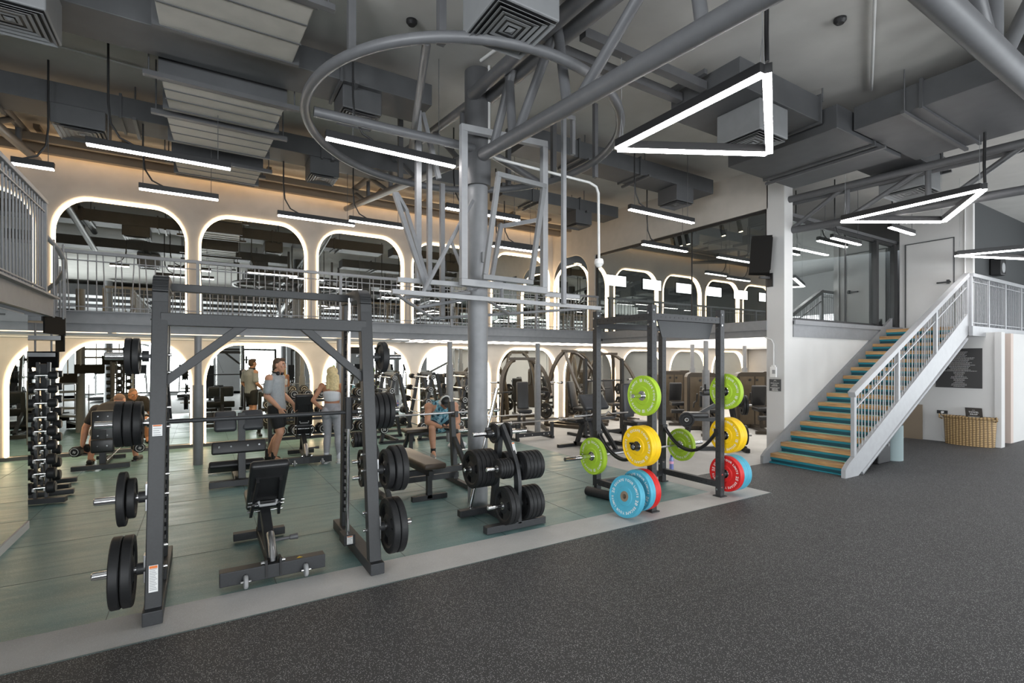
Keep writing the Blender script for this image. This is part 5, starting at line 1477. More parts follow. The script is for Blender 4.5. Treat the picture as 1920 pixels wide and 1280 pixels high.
lever_machine('bronze high row machine with raised arms behind the preacher bench', (8.35, 10.2, 0), R(20), h=1.95, where='high row machine behind the preacher bench')
lever_machine('bronze chest press machine left of the tall weight stacks', (10.05, 10.8, 0), R(-10), h=1.9, where='chest press left of the weight stacks')
# large plate standing on the floor beside the machines
black_plate((7.95, 9.42, .23), (-.6, -.8, 0), .228, .06, 'large black plate standing against the high row machine', 'plates on the lever machines')
# preacher bench
pb = thing('preacher_bench', 'black preacher curl bench holding a bent chrome bar, left of the power rack', 'bench', (6.35, 7.35, 0))
G().bar((-.42, -.42, .03), (.36, -.42, .03), .07, .06).bar((-.42, .55, .03), (.36, .55, .03), .07, .06).obj('foot', 'frame_black', pb)
G().bar((-.3, -.42, .04), (-.12, .0, .62), .06, .07).bar((.2, -.42, .04), (.1, .0, .62), .06, .07).obj('front_leg', 'frame_black', pb)
G().bar((0, .5, .04), (0, .3, .48), .07, .07, up=(0, 1, 0)).bar((0, .55, .06), (0, -.42, .06), .07, .07).bar((0, .02, .06), (0, -.02, .85), .07, .08, up=(0, 1, 0)).obj('main_post', 'frame_black', pb)
G().rbox((-.05, -.06, .92), (.58, .34, .09), .03, Matrix.Rotation(R(48), 3, 'X')).obj('arm_pad', 'grey_vinyl', pb)
G().rbox((0, .45, .52), (.36, .3, .08), .03).obj('seat_pad', 'vinyl', pb)
for s in (-1, 1): G().bar((s * .36, -.2, .62), (s * .36, -.2, .76), .04, .06, up=(0, 1, 0)).bar((s * .36, -.2, .62), (s * .05, -.05, .6), .05, .05).obj('bar_hook', 'frame_rack', pb)
ez = thing('curl_bar', 'bent chrome curl bar lying on the hooks of the preacher bench', 'barbell', (6.35, 7.12, .70))
G().pipe([(-.42, 0, 0), (-.25, 0, 0), (-.17, 0, .045), (-.09, 0, -.02), (.09, 0, -.02), (.17, 0, .045), (.25, 0, 0), (.42, 0, 0)], .0145, n=10).obj('shaft', 'steel_bar', ez)
for s in (-1, 1): G().tube((s * .40, 0, 0), (s * .66, 0, 0), .025, n=16).obj('sleeve', 'chrome', ez)
# upright shoulder bench
ub = thing('shoulder_bench', 'black upright shoulder press bench with tall back pad, seen between the rack uprights', 'bench', (7.15, 7.15, 0))
G().rbox((0, .1, .92), (.27, .09, .66), .03, Matrix.Rotation(R(-3), 3, 'X')).obj('back_pad', 'grey_vinyl', ub)
G().rbox((-.02, -.16, .5), (.36, .4, .1), .03).obj('seat_pad', 'vinyl', ub)
G().bar((0, .2, .05), (0, .16, 1.0), .07, .07, up=(0, 1, 0)).bar((0, -.5, .05), (0, .45, .05), .07, .07).bar((-.3, .45, .04), (.3, .45, .04), .07, .06).bar((-.25, -.5, .04), (.25, -.5, .04), .07, .06).bar((0, -.1, .05), (0, -.1, .46), .07, .07, up=(0, 1, 0)).obj('frame', 'frame_black', ub)
# squat / pulldown uprights behind (dark frame between rack uprights)
ht = thing('half_rack', 'dark half rack with a crossbar behind the shoulder bench', 'rack', (7.75, 8.6, 0))
for s in (-1, 1): G().bar((s * .55, 0, .02), (s * .55, 0, 1.75), .07, .07, up=(0, 1, 0)).bar((s * .55, -.4, .03), (s * .55, .6, .03), .07, .06).obj('upright', 'frame_black', ht)
for z, w_ in ((1.25, .03), (.1, .06)): G().bar((-.55, 0, z), (.6, 0, z), w_, w_).obj('cross_beam', 'frame_black', ht)

# shrouded weight stack machines
def stack_machine(label, loc, rz, seat=True):
    t = thing('weight_stack_machine', label, 'exercise machine', loc, rz, 'bronze weight stack machines')
    pl = [(-.36, 0.02), (.36, .02), (.36, 1.3), (.33, 1.37), (.26, 1.41), (-.26, 1.41), (-.33, 1.37), (-.36, 1.3)]
    G().prism(pl, (0, .1, 0), (1, 0, 0), (0, 0, 1), -.3).obj('shroud', 'bronze', t, .02)
    G().prism([(-.29, .1), (.05, .1), (.05, 1.3), (-.29, 1.3)], (0, .098, 0), (1, 0, 0), (0, 0, 1), .012).prism([(.08, .1), (.3, .1), (.3, 1.3), (.08, 1.3)], (0, .098, 0), (1, 0, 0), (0, 0, 1), .012).obj('shroud_panel', 'shroud', t, .003)
    G().tube((-.05, .08, 1.22), (-.05, .07, 1.22), .03, n=14).tube((.12, .08, 1.22), (.12, .07, 1.22), .03, n=14).obj('dial', 'black', t)
    if seat:
        G().bar((0, .1, .05), (0, -1.0, .05), .08, .08).bar((-.3, -1.0, .04), (.3, -1.0, .04), .07, .06).bar((0, -.55, .05), (0, -.5, .5), .07, .07, up=(0, 1, 0)).obj('frame', 'bronze', t)
        G().rbox((0, -.62, .55), (.38, .42, .1), .03).obj('seat_pad', 'vinyl', t)
        G().rbox((0, -.34, .85), (.34, .1, .5), .03, Matrix.Rotation(R(10), 3, 'X')).obj('back_pad', 'vinyl', t)
        for s in (-1, 1): G().pipe([(s * .3, -.3, .6), (s * .34, -.5, .72), (s * .34, -.75, .78), (s * .34, -.8, .95)], .018, n=8).obj('handle', 'black', t)
        G().tube((-.25, -1.05, .38), (.25, -1.05, .38), .055, n=14).bar((0, -1.02, .38), (0, -.6, .5), .05, .05).obj('roller_pad', 'vinyl', t)
    return t
stack_machine('bronze weight stack machine behind the rack, left of the other shrouds', (11.3, 9.7, 0), R(-38))
stack_machine('bronze weight stack machine, second shroud from the left, partly behind the first', (12.3, 10.2, 0), R(-38), False)
stack_machine('bronze weight stack machine directly behind the right green plate', (10.35, 7.95, 0), R(-38))
stack_machine('bronze weight stack machine nearest the white pillar', (11.75, 7.55, 0), R(-38))
stack_machine('bronze weight stack machine behind the one nearest the white pillar', (13.0, 7.7, 0), R(-38), False)
# black plate loaded machine near the pillar
lm = thing('plate_loaded_press', 'black plate loaded leg machine beside the white pillar, behind the power rack', 'exercise machine', (8.45, 6.35, 0))
G().bar((-.75, .1, .04), (.35, -.55, .04), .07, .07).bar((.1, -.75, .04), (.55, -.2, .04), .08, .07).bar((-.85, -.05, .04), (-.55, .3, .04), .08, .07).obj('base_frame', 'frame_black', lm)
G().bar((-.6, .1, .06), (-.5, .05, .62), .07, .08, up=(0, 1, 0)).bar((-.5, .05, .6), (.3, -.4, .55), .07, .08).bar((.3, -.45, .05), (.18, -.3, 1.05), .08, .07, up=(0, 1, 0)).bar((.18, -.3, 1.0), (-.35, .1, .62), .06, .06).bar((-.1, .15, 1.05), (.4, -.35, 1.08), .07, .08).obj('frame', 'frame_black', lm)
G().rbox((-.35, .05, .66), (.4, .34, .1), .03, Matrix.Rotation(R(-30), 3, 'Z')).obj('seat_pad', 'vinyl', lm)
G().rbox((.05, -.1, 1.09), (.5, .14, .12), .03, Matrix.Rotation(R(-40), 3, 'Z')).obj('shoulder_pad', 'vinyl', lm)
for x, y in ((-.12, .0), (.12, -.2)): G().tube((x, y, 1.05), (x - .06, y - .04, 1.25), .018, n=10).obj('handle', 'black', lm)
for z in (.28, .85): peg(lm, (.3, -.42, z), (.48, -.58, z), .022, 'steel_bar')
for z, nm in ((.28, 'low'), (.85, 'high')):
    for i in range(2): black_plate((8.45 + .34 + i * .036, 6.35 - .455 - i * .033, z), (.74, -.67, 0), .19, .045, '%s black plate on the %s peg of the leg machine by the pillar' % (['inner', 'outer'][i], nm), 'plates on the leg machine')
black_plate((7.72, 6.3, .60), (-.74, -.67, 0), .14, .06, 'black plate at the front of the leg machine, between rack upright and strap', 'plates on the leg machine')

# ================================================================= PILLAR FITTINGS, SIGNS, SMALL THINGS
sk = thing('loudspeaker', 'black wall loudspeaker hung on the white pillar', 'speaker', (8.36, 5.22, 3.53))
rt = Matrix.Rotation(R(35), 3, 'Z') @ Matrix.Rotation(R(4), 3, 'X')
G().prism([(-.18, -.14), (.18, -.14), (.13, .18), (-.13, .18)], rt @ V((0, 0, -.31)), rt @ V((1, 0, 0)), rt @ V((0, 1, 0)), .64).obj('cabinet', 'matte_black', sk, .02)
G().box(rt @ V((0, -.145, .02)), (.33, .012, .56), rt).obj('grille', 'matte_black', sk, .004)
G().bar((.02, .05, -.36), (.24, -.02, -.36), .04, .04).box((.225, -.02, -.4), (.03, .1, .24)).obj('bracket', 'black', sk)
g = G(); g.box(rt @ V((-.02, -.1535, -.26)), (.07, .004, .03), rt); g.obj('badge', 'letter', sk)
sw = thing('wall_socket', 'white socket box with conduit on the white pillar', 'socket', (8.595, 5.13, 1.5))
G().span(-.04, 0, -.055, .055, -.09, .09).span(-.035, 0, -.035, .035, .09, .12).obj('box', 'white', sw, .006)
G().span(-.044, -.039, -.045, .01, -.03, .04).obj('socket_face', 'steel_light', sw)
G().pipe([(-.015, .0, .12), (-.015, 0, .5), (-.015, .04, .57), (-.015, .12, .6), (-.015, .16, .62)], .012, n=8).obj('conduit', 'white_pipe', sw)
def lines(g, c, ux, uy, rows, hgt):
    """rows of unreadable small print: (y, half width)"""
    c = V(c); ux = V(ux); uy = V(uy)
    for y, w in rows:
        x = -w
        while x < w:
            l = min(random.uniform(.2, .5) * hgt * 6, w - x)
            if l > hgt * .8: g.add([c + ux * x + uy * (y - hgt / 2), c + ux * (x + l) + uy * (y - hgt / 2), c + ux * (x + l) + uy * (y + hgt / 2), c + ux * x + uy * (y + hgt / 2)], [(0, 1, 2, 3)])
            x += l + hgt * .9
sg = thing('notice_sign', 'small dark square notice with white print on the white pillar, under the socket', 'sign', (8.596, 5.11, 1.27))
G().span(-.006, 0, -.105, .105, -.105, .105).obj('panel', mat('charcoal_sign', (.06, .064, .068), .5), sg)
g = G(); lines(g, (-.0072, 0, 0), (0, -1, 0), (0, 0, 1), [(.035, .08), (.01, .04), (-.012, .06), (-.045, .085), (-.062, .055), (-.08, .055), (-.092, .055)], .009)
g.pipe(arc((-.0072, 0, .065), .02, 0, PI, 8, (0, 1, 0), (0, 0, 1)), .003, n=4); g.obj('print', 'letter', sg)
ps = thing('poster_board', 'large dark poster with columns of white print on the wall behind the stairs', 'poster', (13.295, 3.96, 1.55))
G().span(-.01, 0, -.33, .42, -.41, .4).obj('panel', mat('dark_poster', (.035, .034, .034), .5), ps)
g = G(); rows = []
y = .33
for w in (.14, .12, .09, .12, .1, .24, .22, .16, .15, .2, .17, .25, .17, .16, .14, .19, .28, .09, .09, .07, .07, .13, .14, .09, .09, .06, .09, .12, .13, .09): rows.append((y, w)); y -= .0245
lines(g, (-.0112, .03, 0), (0, -1, 0), (0, 0, 1), rows, .008); g.obj('print', 'pale', ps)
so_ = thing('wall_outlet', 'black wall outlet with a white plug and cable, left of the wicker basket', 'outlet', (13.295, 4.27, .62))
G().span(-.01, 0, -.09, .09, -.035, .035).obj('plate', 'black', so_)
G().tube((-.012, -.01, 0), (-.05, -.01, 0), .022, n=12).obj('plug', 'white', so_)
G().pipe(bez((-.05, -.01, -.01), (-.09, 0, -.3), (-.02, .06, -.4), (-.12, -.08, -.6), 10), .005, n=6).obj('cable', 'white_pipe', so_)
bk = thing('wicker_basket', 'brown wicker basket on the floor below the poster', 'basket', (13.05, 3.80, 0))
NB = 28
def bsec(k, z):
    return [V((-.24 * k * math.sin(PI * i / NB) ** .7 + .16, .41 * k * math.cos(PI * i / NB), z)) for i in range(NB + 1)]
L0, L1, L2, L3 = bsec(.93, .0), bsec(1.0, .55), bsec(.94, .55), bsec(.88, .03)
g = G()
for A, B in ((L0, L1), (L1, L2), (L2, L3)):
    n = len(A); g.add(A + B, [(i, i + 1, n + i + 1, n + i) for i in range(n - 1)], True); g.add([A[0], B[0], B[-1], A[-1]], [(0, 1, 2, 3)])
g.add(L0, [tuple(range(len(L0)))]); g.add([p + V((0, 0, .0)) for p in L3], [tuple(range(len(L3)))])
g.obj('body', 'wicker', bk)
G().pipe(bsec(1.0, .56), .022, n=8).pipe([bsec(1, .56)[0], bsec(1, .56)[-1]], .022, n=8).obj('rim', 'wicker', bk)
for s in (-1, 1): G().pipe([(.06, s * .41, .5), (.02, s * .45, .53), (.0, s * .44, .6), (.05, s * .41, .57)], .014, n=8).obj('handle', 'wicker', bk)
sg2 = thing('towel_sign', 'small dark card with white print leaning in the wicker basket', 'sign', (13.12, 3.70, .5))
rt2 = Matrix.Rotation(R(-14), 3, 'Y')
G().box(rt2 @ V((0, 0, .12)), (.008, .26, .3), rt2).obj('card', mat('brown_card', (.05, .043, .038), .5), sg2)
g = G()
c2 = rt2 @ V((-.0055, 0, 0))
text_line(g, 'TOWEL', c2 + rt2 @ V((0, 0, .17)), (0, -1, 0), rt2 @ V((0, 0, 1)), .04)
text_line(g, 'DROP', c2 + rt2 @ V((0, 0, .125)), (0, -1, 0), rt2 @ V((0, 0, 1)), .04)
lines(g, c2, (0, -1, 0), rt2 @ V((0, 0, 1)), [(.09, .09), (.075, .07), (.225, .02)], .007); g.obj('print', 'letter', sg2)
cy = G().lathe([(0, 0), (.165, 0), (.165, .60), (.15, .60), (.15, .03), (0, .03)], (0, 0, 0), (0, 0, 1), 28).obj('waste_bin', 'grey_cyl', loc=(10.12, 3.95, 0))
tag(cy, 'round grey-green bin on the floor under the stairs', 'bin')
bx = thing('storage_case', 'black upright case on the floor under the stairs, beside the round bin', 'case', (9.62, 3.95, 0))
G().span(-.2, .22, -.1, .2, 0, .42).obj('body', 'black', bx, .02)
G().span(.1, .13, -.115, -.1, .28, .32).obj('latch', 'steel_bar', bx)
pn = G().span(0, .03, -.35, .0, 0, .75).obj('door_panel', 'copper', loc=(13.24, 4.95, 0))
tag(pn, 'low brown panel against the white wall behind the stairs', 'panel')
wc = thing('wall_camera', 'small white security camera on the lower arched wall at the far left', 'camera', (-2.12, 11.55, 2.06))
G().span(-.06, .06, -.06, .03, -.08, .08).obj('body', 'white', wc, .01)
G().tube((0, -.06, -.01), (0, -.08, -.01), .025, n=14).obj('lens', 'black', wc)
nt = G().span(-.06, .06, -.004, 0, -.012, .012).obj('maker_plate', 'black', loc=(-.62, 9.638, 2.345))
tag(nt, 'tiny black maker plate on the balcony edge, left of the smith machine', 'plate')
# track spots inside the glazed studio
for i, (x, y) in enumerate(((9.3, 6.3), (9.3, 6.7), (9.3, 7.6), (9.3, 7.8), (9.3, 8.0))):
    t = thing('track_spotlight', 'black ceiling spotlight inside the glazed studio, %s from the near end' % ['first', 'second', 'third', 'fourth', 'fifth'][i], 'spotlight', (x, y, 4.55), 0, 'spotlights in the studio')
    G().tube((0, 0, 0), (.05, -.02, -.22), .045, n=14).tube((0, 0, 0), (0, 0, zc(y) - 4.55), .012, n=6).obj('body', 'black', t)
    G().tube((.05, -.02, -.22), (.0505, -.0202, -.224), .038, n=14).obj('bulb', 'spot', t)

# ================================================================= EQUIPMENT BEHIND THE CAMERA, SEEN IN THE MIRRORS
def cable_frame(label, loc, rz):
    t = thing('cable_machine', label, 'exercise machine', loc, rz, 'cable machines seen in the mirrors')
    for s in (-1, 1):
        G().bar((s * 1.3, -.1, .02), (s * 1.3, -.1, 2.25), .09, .09, up=(0, 1, 0)).obj('upright', 'frame_black', t)
        G().bar((s * 1.3, -.5, .04), (s * 1.3, .4, .04), .09, .07).obj('foot', 'frame_black', t)
        G().span(s * 1.3 - .16, s * 1.3 + .16, .0, .26, .08, 1.5).obj('weight_stack', 'rubber', t, .01)
        G().tube((s * 1.05, -.1, .1), (s * 1.05, -.1, 2.2), .02, n=10).obj('guide_rod', 'chrome', t)
        G().tube((s * 1.05, -.14, 1.9), (s * .8, -.2, 1.2), .006, n=6).obj('cable', 'black', t)
        G().tube((s * .8, -.3, 1.2), (s * .8, -.1, 1.2), .018, n=8).obj('handle', 'black', t)
    G().bar((-1.3, -.1, 2.2), (1.3, -.1, 2.2), .09, .09).obj('top_beam', 'frame_black', t)
    return t
cable_frame('dark cable crossover frame seen only in the second lower mirror', (1.6, -1.9, 0), 0)
cable_frame('dark cable crossover frame seen only in the lower mirrors behind the woman', (5.0, -2.6, 0), R(8))
def treadmill(label, loc, rz):
    t = thing('treadmill', label, 'treadmill', loc, rz, 'treadmills seen in the mirrors')
    G().span(-.42, .42, -.9, .9, .08, .22).obj('deck', 'black', t, .02)
    G().span(-.25, .25, -.85, .7, .22, .226).obj('belt', 'rubber2', t)
    for s in (-1, 1): G().bar((s * .4, .8, .2), (s * .36, .55, 1.25), .06, .08, up=(0, 1, 0)).bar((s * .36, .55, 1.1), (s * .36, .1, .95), .05, .05).obj('upright', 'grey_wall', t)
    G().box((0, .55, 1.32), (.8, .06, .42), Matrix.Rotation(R(-25), 3, 'X')).obj('console', 'black', t, .01)
    return t
for i, (x, y) in enumerate(((-3.5, -3.6), (-2.0, -3.6), (-.5, -3.7), (7.6, -4.2), (9.0, -4.2), (10.4, -4.2))):
    treadmill('black treadmill by the rear windows, %s in the row seen in the lower mirrors' % ['first', 'second', 'third', 'fourth', 'fifth', 'sixth'][i], (x, y, 0), PI)
for i, (x, y) in enumerate(((-3.0, -.6), (3.4, -3.2), (8.4, -1.2))):
    o = G().tube((0, 0, 0), (0, 0, 4.7), .14, n=24).obj('steel_column', 'steel', loc=(x, y, 0))
    tag(o, 'grey steel column on the window side, %s of three seen in the mirrors' % ['first', 'second', 'third'][i], 'column', 'columns seen in the mirrors')

# ================================================================= PEOPLE
def fuse(name, prims, m, par=None, vox=.0075, smooth=4, label=None):
    """one continuous skin: tapered limbs and ovals merged into a single surface"""
    g = G()
    for p in prims:
        if p[0] == 'l':      # limb  a b ra rb
            a, b, ra, rb = V(p[1]), V(p[2]), p[3], p[4]
            g.tube(a, b, ra, rb, n=14); g.ball(a, ra, 14, 8); g.ball(b, rb, 14, 8)
        elif p[0] == 'e': g.ball(p[1], p[2], 18, 12, p[3] if len(p) > 3 else None)
        elif p[0] == 't':    # flattened trunk section between two ellipses
            a, b, (ax, ay), (bx, by) = V(p[1]), V(p[2]), p[3], p[4]
            fx = V(p[5]) if len(p) > 5 else V((1, 0, 0)); n = 22
            d = (b - a).normalized(); fy = d.cross(fx).normalized(); fx2 = fy.cross(d).normalized()
            A = [a + fx2 * ax * math.cos(2 * PI * i / n) + fy * ay * math.sin(2 * PI * i / n) for i in range(n)]
            B = [b + fx2 * bx * math.cos(2 * PI * i / n) + fy * by * math.sin(2 * PI * i / n) for i in range(n)]
            g.add(A + B, [(i, (i + 1) % n, n + (i + 1) % n, n + i) for i in range(n)], True)
            g.add(A, [tuple(reversed(range(n)))]); g.add(B, [tuple(range(n))])
            rot = Matrix((fx2, fy, d)).transposed()
            g.ball(a, (ax, ay, min(ax, ay) * .8), 18, 8, rot); g.ball(b, (bx, by, min(bx, by) * .8), 18, 8, rot)
    o = g.obj('tmp', m)
    r = o.modifiers.new('r', 'REMESH'); r.mode = 'VOXEL'; r.voxel_size = vox; r.use_smooth_shade = True
    s = o.modifiers.new('s', 'SMOOTH'); s.factor = .5; s.iterations = smooth
    bpy.context.view_layer.update()
    me = bpy.data.meshes.new_from_object(o.evaluated_get(bpy.context.evaluated_depsgraph_get()))
    me.name = name
    for p in me.polygons: p.use_smooth = True
    bpy.data.objects.remove(o)
    q = bpy.data.objects.new(name, me); COL.objects.link(q)
    if par is not None: q.parent = par
    if label: q['label'] = label
    return q
def hand(wr, d, palm_n, side, curl=.35, sc=1.0):
    """palm with four fingers and a thumb; d = wrist to knuckles, palm_n = palm facing, side = +1/-1 thumb side along d x palm_n"""
    d = V(d).normalized(); n = V(palm_n); n = (n - d * n.dot(d)).normalized(); s = d.cross(n) * side
    wr = V(wr); P = []
    k = wr + d * .085 * sc
    for i in range(4):
        off = (1.5 - i) * .0225 * sc
        P.append(('l', wr + d * .015 + s * off * .5, k + s * off, .0135 * sc, .0125 * sc))
        L = (.078, .086, .08, .062)[i] * sc
        a = k + s * off * 1.12; f1 = (d + n * curl).normalized(); f2 = (d * .7 + n * curl * 2.2).normalized()
        m_ = a + f1 * L * .5; P.append(('l', a, m_, .0105 * sc, .0095 * sc)); P.append(('l', m_, m_ + f2 * L * .5, .0095 * sc, .008 * sc))
    t0 = wr + d * .03 * sc + s * .028 * sc; t1 = t0 + (d * .6 + s * .8 + n * .3).normalized() * .045 * sc
    P += [('l', t0, t1, .0145 * sc, .012 * sc), ('l', t1, t1 + (d * .95 + s * .15 + n * .35).normalized() * .035 * sc, .012 * sc, .0095 * sc)]
    return P
def head(c, f, up=(0, 0, 1), s=1.0):
    """skull, jaw, nose, brow, lips and ears; c = centre of the head, f = facing"""
    c = V(c); f = V(f).normalized(); up = V(up); up = (up - f * up.dot(f)).normalized(); r = f.cross(up)
    rot = Matrix((r, f, up)).transposed()
    P = [('e', c + up * .025 * s - f * .012 * s, (.074 * s, .094 * s, .088 * s), rot), ('e', c - up * .045 * s + f * .022 * s, (.058 * s, .066 * s, .072 * s), rot),
         ('e', c - up * .095 * s + f * .05 * s, (.03 * s, .026 * s, .022 * s), rot),
         ('l', c + up * .018 * s + f * .088 * s, c - up * .026 * s + f * .105 * s, .009 * s, .0145 * s),
         ('e', c + up * .03 * s + f * .078 * s, (.052 * s, .012 * s, .010 * s), rot),
         ('e', c - up * .058 * s + f * .085 * s, (.024 * s, .010 * s, .006 * s), rot), ('e', c - up * .070 * s + f * .083 * s, (.021 * s, .010 * s, .007 * s), rot)]
    for q in (-1, 1):
        P += [('e', c + r * q * .076 * s - f * .012 * s - up * .005 * s, (.010 * s, .018 * s, .032 * s), rot), ('e', c + r * q * .04 * s + f * .066 * s - up * .02 * s, (.02 * s, .016 * s, .016 * s), rot)]
    return P
def eyes(par, c, f, up=(0, 0, 1), s=1.0, brow='hair_brown'):
    c = V(c); f = V(f).normalized(); up = V(up); up = (up - f * up.dot(f)).normalized(); r = f.cross(up)
    g = G(); 
    for q in (-1, 1):
        g.m = 0; g.ball(c + r * q * .032 * s + f * .081 * s + up * .008 * s, .0105 * s, 10, 8)
        g.m = 1; g.ball(c + r * q * .032 * s + f * .0885 * s + up * .008 * s, .0055 * s, 8, 6)
    g.obj('eye', ['white', 'black'], par)
    g = G()
    for q in (-1, 1): g.pipe([c + r * q * .015 * s + f * .094 * s + up * .030 * s, c + r * q * .034 * s + f * .091 * s + up * .036 * s, c + r * q * .052 * s + f * .078 * s + up * .028 * s], .0045 * s, n=6)
    g.obj('eyebrow', brow, par)
def shoe(par, heel, toe, m, sole='white', hgt=.075):
    h = V(heel); t = V(toe); d = (t - h); L = d.length; d.normalize(); s = d.cross(V((0, 0, 1)))
    u = fuse('shoe', [('e', h + d * L * .25 + V((0, 0, hgt * .55)), (.042, .042, hgt * .62)), ('l', h + d * L * .2 + V((0, 0, .045)), t - d * .04 + V((0, 0, .034)), .043, .038), ('e', h + d * L * .62 + V((0, 0, .04)), (.047, .05, .034), Matrix((s, d, V((0, 0, 1)))).transposed())], m, par, .007, 3)
    G().prism([(0, -.036), (L * .3, -.04), (L * .7, -.05), (L * .93, -.036), (L, 0), (L * .93, .036), (L * .7, .05), (L * .3, .04), (0, .036), (-.015, 0)], h - d * .01, d, -s if False else V((0, 0, 1)).cross(d), .022).obj('sole', sole, u)
    return u

# ---- man standing in a grey tee (local +Y = facing, +X = his right... seen side-on)
rz = R(-121.7)
pm = thing('person', 'man in a grey tee and black shorts standing side-on by the dumbbell rack', 'person', (1.07, 9.22, 0), rz)
hc = V((0, .045, 1.625)); hf = V((0.05, 1, -.08))
body = [('t', (0, 0, .93), (0, -.01, 1.10), (.165, .115), (.15, .10)), ('t', (0, -.01, 1.10), (0, -.03, 1.33), (.15, .10), (.185, .125)), ('l', (0, -.025, 1.42), (0, .02, 1.54), .062, .055)]
body += head(hc, hf, s=1.02)
for s, A, B, Cc, hd in ((1, (.205, -.03, 1.405), (.255, -.05, 1.13), (.235, .15, .93), (0, .45, -.9)), (-1, (-.205, -.03, 1.405), (-.25, -.02, 1.13), (-.2, .18, .97), (0, .5, -.85))):
    A, B, Cc = V(A), V(B), V(Cc)
    body += [('e', A, (.07, .07, .075)), ('l', A, B, .058, .045), ('e', A.lerp(B, .45), (.058, .06, .09)), ('l', B, B.lerp(Cc, .35), .044, .046), ('l', B.lerp(Cc, .35), Cc, .046, .029)]
    body += hand(Cc, hd, (-s * .9, .1, -.2), s * 1, .4)
LEG = ((1, (.095, 0, .90), (.105, .10, .50), (.105, .0, .095)), (-1, (-.095, 0, .90), (-.10, .02, .50), (-.10, -.20, .11)))
for s, A, B, Cc in LEG:
    A, B, Cc = V(A), V(B), V(Cc)
    body += [('l', A, B, .092, .058), ('l', B, B.lerp(Cc, .35) + V((0, -.02, 0)), .055, .062), ('l', B.lerp(Cc, .35) + V((0, -.02, 0)), Cc, .060, .036)]
    body += [('l', Cc, Cc + V((0, .16, -.06)), .036, .03)]
fuse('body', body, 'skin', pm)
eyes(pm, hc, hf)
up_ = V((0, .08, 1)).normalized()
fuse('hair', [('e', hc + V((0, -.022, .045)), (.079, .092, .082)), ('e', hc + V((0, -.055, .0)), (.072, .06, .075)), ('e', hc + V((0, .04, .095)), (.06, .055, .03))], 'hair_brown', pm, .007)
tee = [('t', (0, .0, .90), (0, -.01, 1.10), (.185, .135), (.172, .122)), ('t', (0, -.01, 1.10), (0, -.03, 1.34), (.17, .12), (.195, .138)), ('t', (0, -.03, 1.34), (0, -.02, 1.45), (.2, .13), (.09, .075))]
for s in (1, -1): tee += [('e', (s * .19, -.03, 1.405), (.074, .076, .07)), ('l', (s * .2, -.03, 1.395), (s * .242, -.045, 1.21), .069, .068)]
fuse('t_shirt', tee, 'tee_grey', pm, .008)
sh = [('t', (0, 0, .82), (0, 0, .96), (.18, .135), (.175, .125))]
for s, A, B, Cc in LEG: sh += [('l', A, V(A).lerp(V(B), .62), .112, .098)]
fuse('shorts', sh, 'shorts', pm, .008)
for s, A, B, Cc in LEG:
    c_ = V(Cc); shoe(pm, (c_.x, c_.y - .07, c_.z - .095), (c_.x, c_.y + .215, c_.z - .095), 'shoe_black', 'black')
    G().lathe([(.045, 0), (.043, .06), (.044, .12)], (c_.x, c_.y, c_.z - .02), (0, 0, 1), 16).obj('sock', 'shoe_black', pm)
G().lathe([(.0485, 0), (.0505, .07), (.0535, .13), (.055, .13)], (.2495, -.048, 1.14), V((-.045, .02, .27)), 18).obj('tattoo', 'ink', pm)
g = G(); g.pipe([(.068, .02, 1.50), (.06, -.05, 1.515), (0, -.085, 1.525), (-.06, -.05, 1.515), (-.068, .02, 1.5)], .011, n=8); g.ball((.068, .05, 1.49), (.02, .035, .035), 12, 8); g.ball((-.068, .05, 1.49), (.02, .035, .035), 12, 8)
g.obj('headphones', 'black', pm)

# ---- blonde woman seen from behind
rz = R(-31.7)
pw = thing('person', 'blonde woman in white crop top and grey leggings, seen from behind with hand on hip', 'person', (1.86, 8.75, 0), rz)
hc = V((-.01, .0, 1.49)); hf = V((-.75, .66, 0.02))
body = [('t', (0, 0, .86), (0, 0, 1.0), (.15, .105), (.118, .088)), ('t', (0, 0, 1.0), (0, -.02, 1.22), (.118, .088), (.15, .098)), ('l', (0, -.015, 1.29), (0, 0, 1.40), .048, .045)]
body += head(hc, hf, s=.93)
ARM = ((-1, (-.165, -.02, 1.275), (-.285, -.10, 1.04), (-.185, .0, .90), (.75, .5, -.35)), (1, (.165, -.02, 1.275), (.235, -.06, 1.03), (.2, .06, .82), (0, .3, -.95)))
for s, A, B, Cc, hd in ARM:
    A, B, Cc = V(A), V(B), V(Cc)
    body += [('e', A, (.052, .052, .055)), ('l', A, B, .045, .034), ('l', B, B.lerp(Cc, .3), .034, .035), ('l', B.lerp(Cc, .3), Cc, .035, .023)] + hand(Cc, hd, (-s * .8, -.3, -.2) if s > 0 else (.3, .6, .2), s, .3, .86)
LEGW = ((-1, (-.085, 0, .84), (-.085, .03, .46), (-.08, -.05, .085)), (1, (.085, 0, .84), (.10, .0, .46), (.125, -.02, .085)))
for s, A, B, Cc in LEGW:
    A, B, Cc = V(A), V(B), V(Cc); body += [('l', A, B, .09, .052), ('l', B, B.lerp(Cc, .35) + V((0, -.015, 0)), .05, .054), ('l', B.lerp(Cc, .35) + V((0, -.015, 0)), Cc, .053, .033), ('l', Cc, Cc + V((0, .12, -.05)), .032, .026)]
fuse('body', body, 'skin_tan', pw)
eyes(pw, hc, hf, s=.93)
fuse('hair', [('e', hc + V((.015, -.02, .03)), (.092, .096, .088)), ('e', hc + V((.03, -.06, -.03)), (.088, .06, .09)), ('t', hc + V((.03, -.055, -.03)), hc + V((.055, -.085, -.27)), (.09, .05), (.085, .035)), ('l', hc + V((.09, -.03, -.05)), hc + V((.125, -.04, -.27)), .045, .03), ('l', hc + V((-.03, -.06, -.06)), hc + V((-.03, -.09, -.25)), .045, .03)], 'hair_blond', pw, .007, 3)
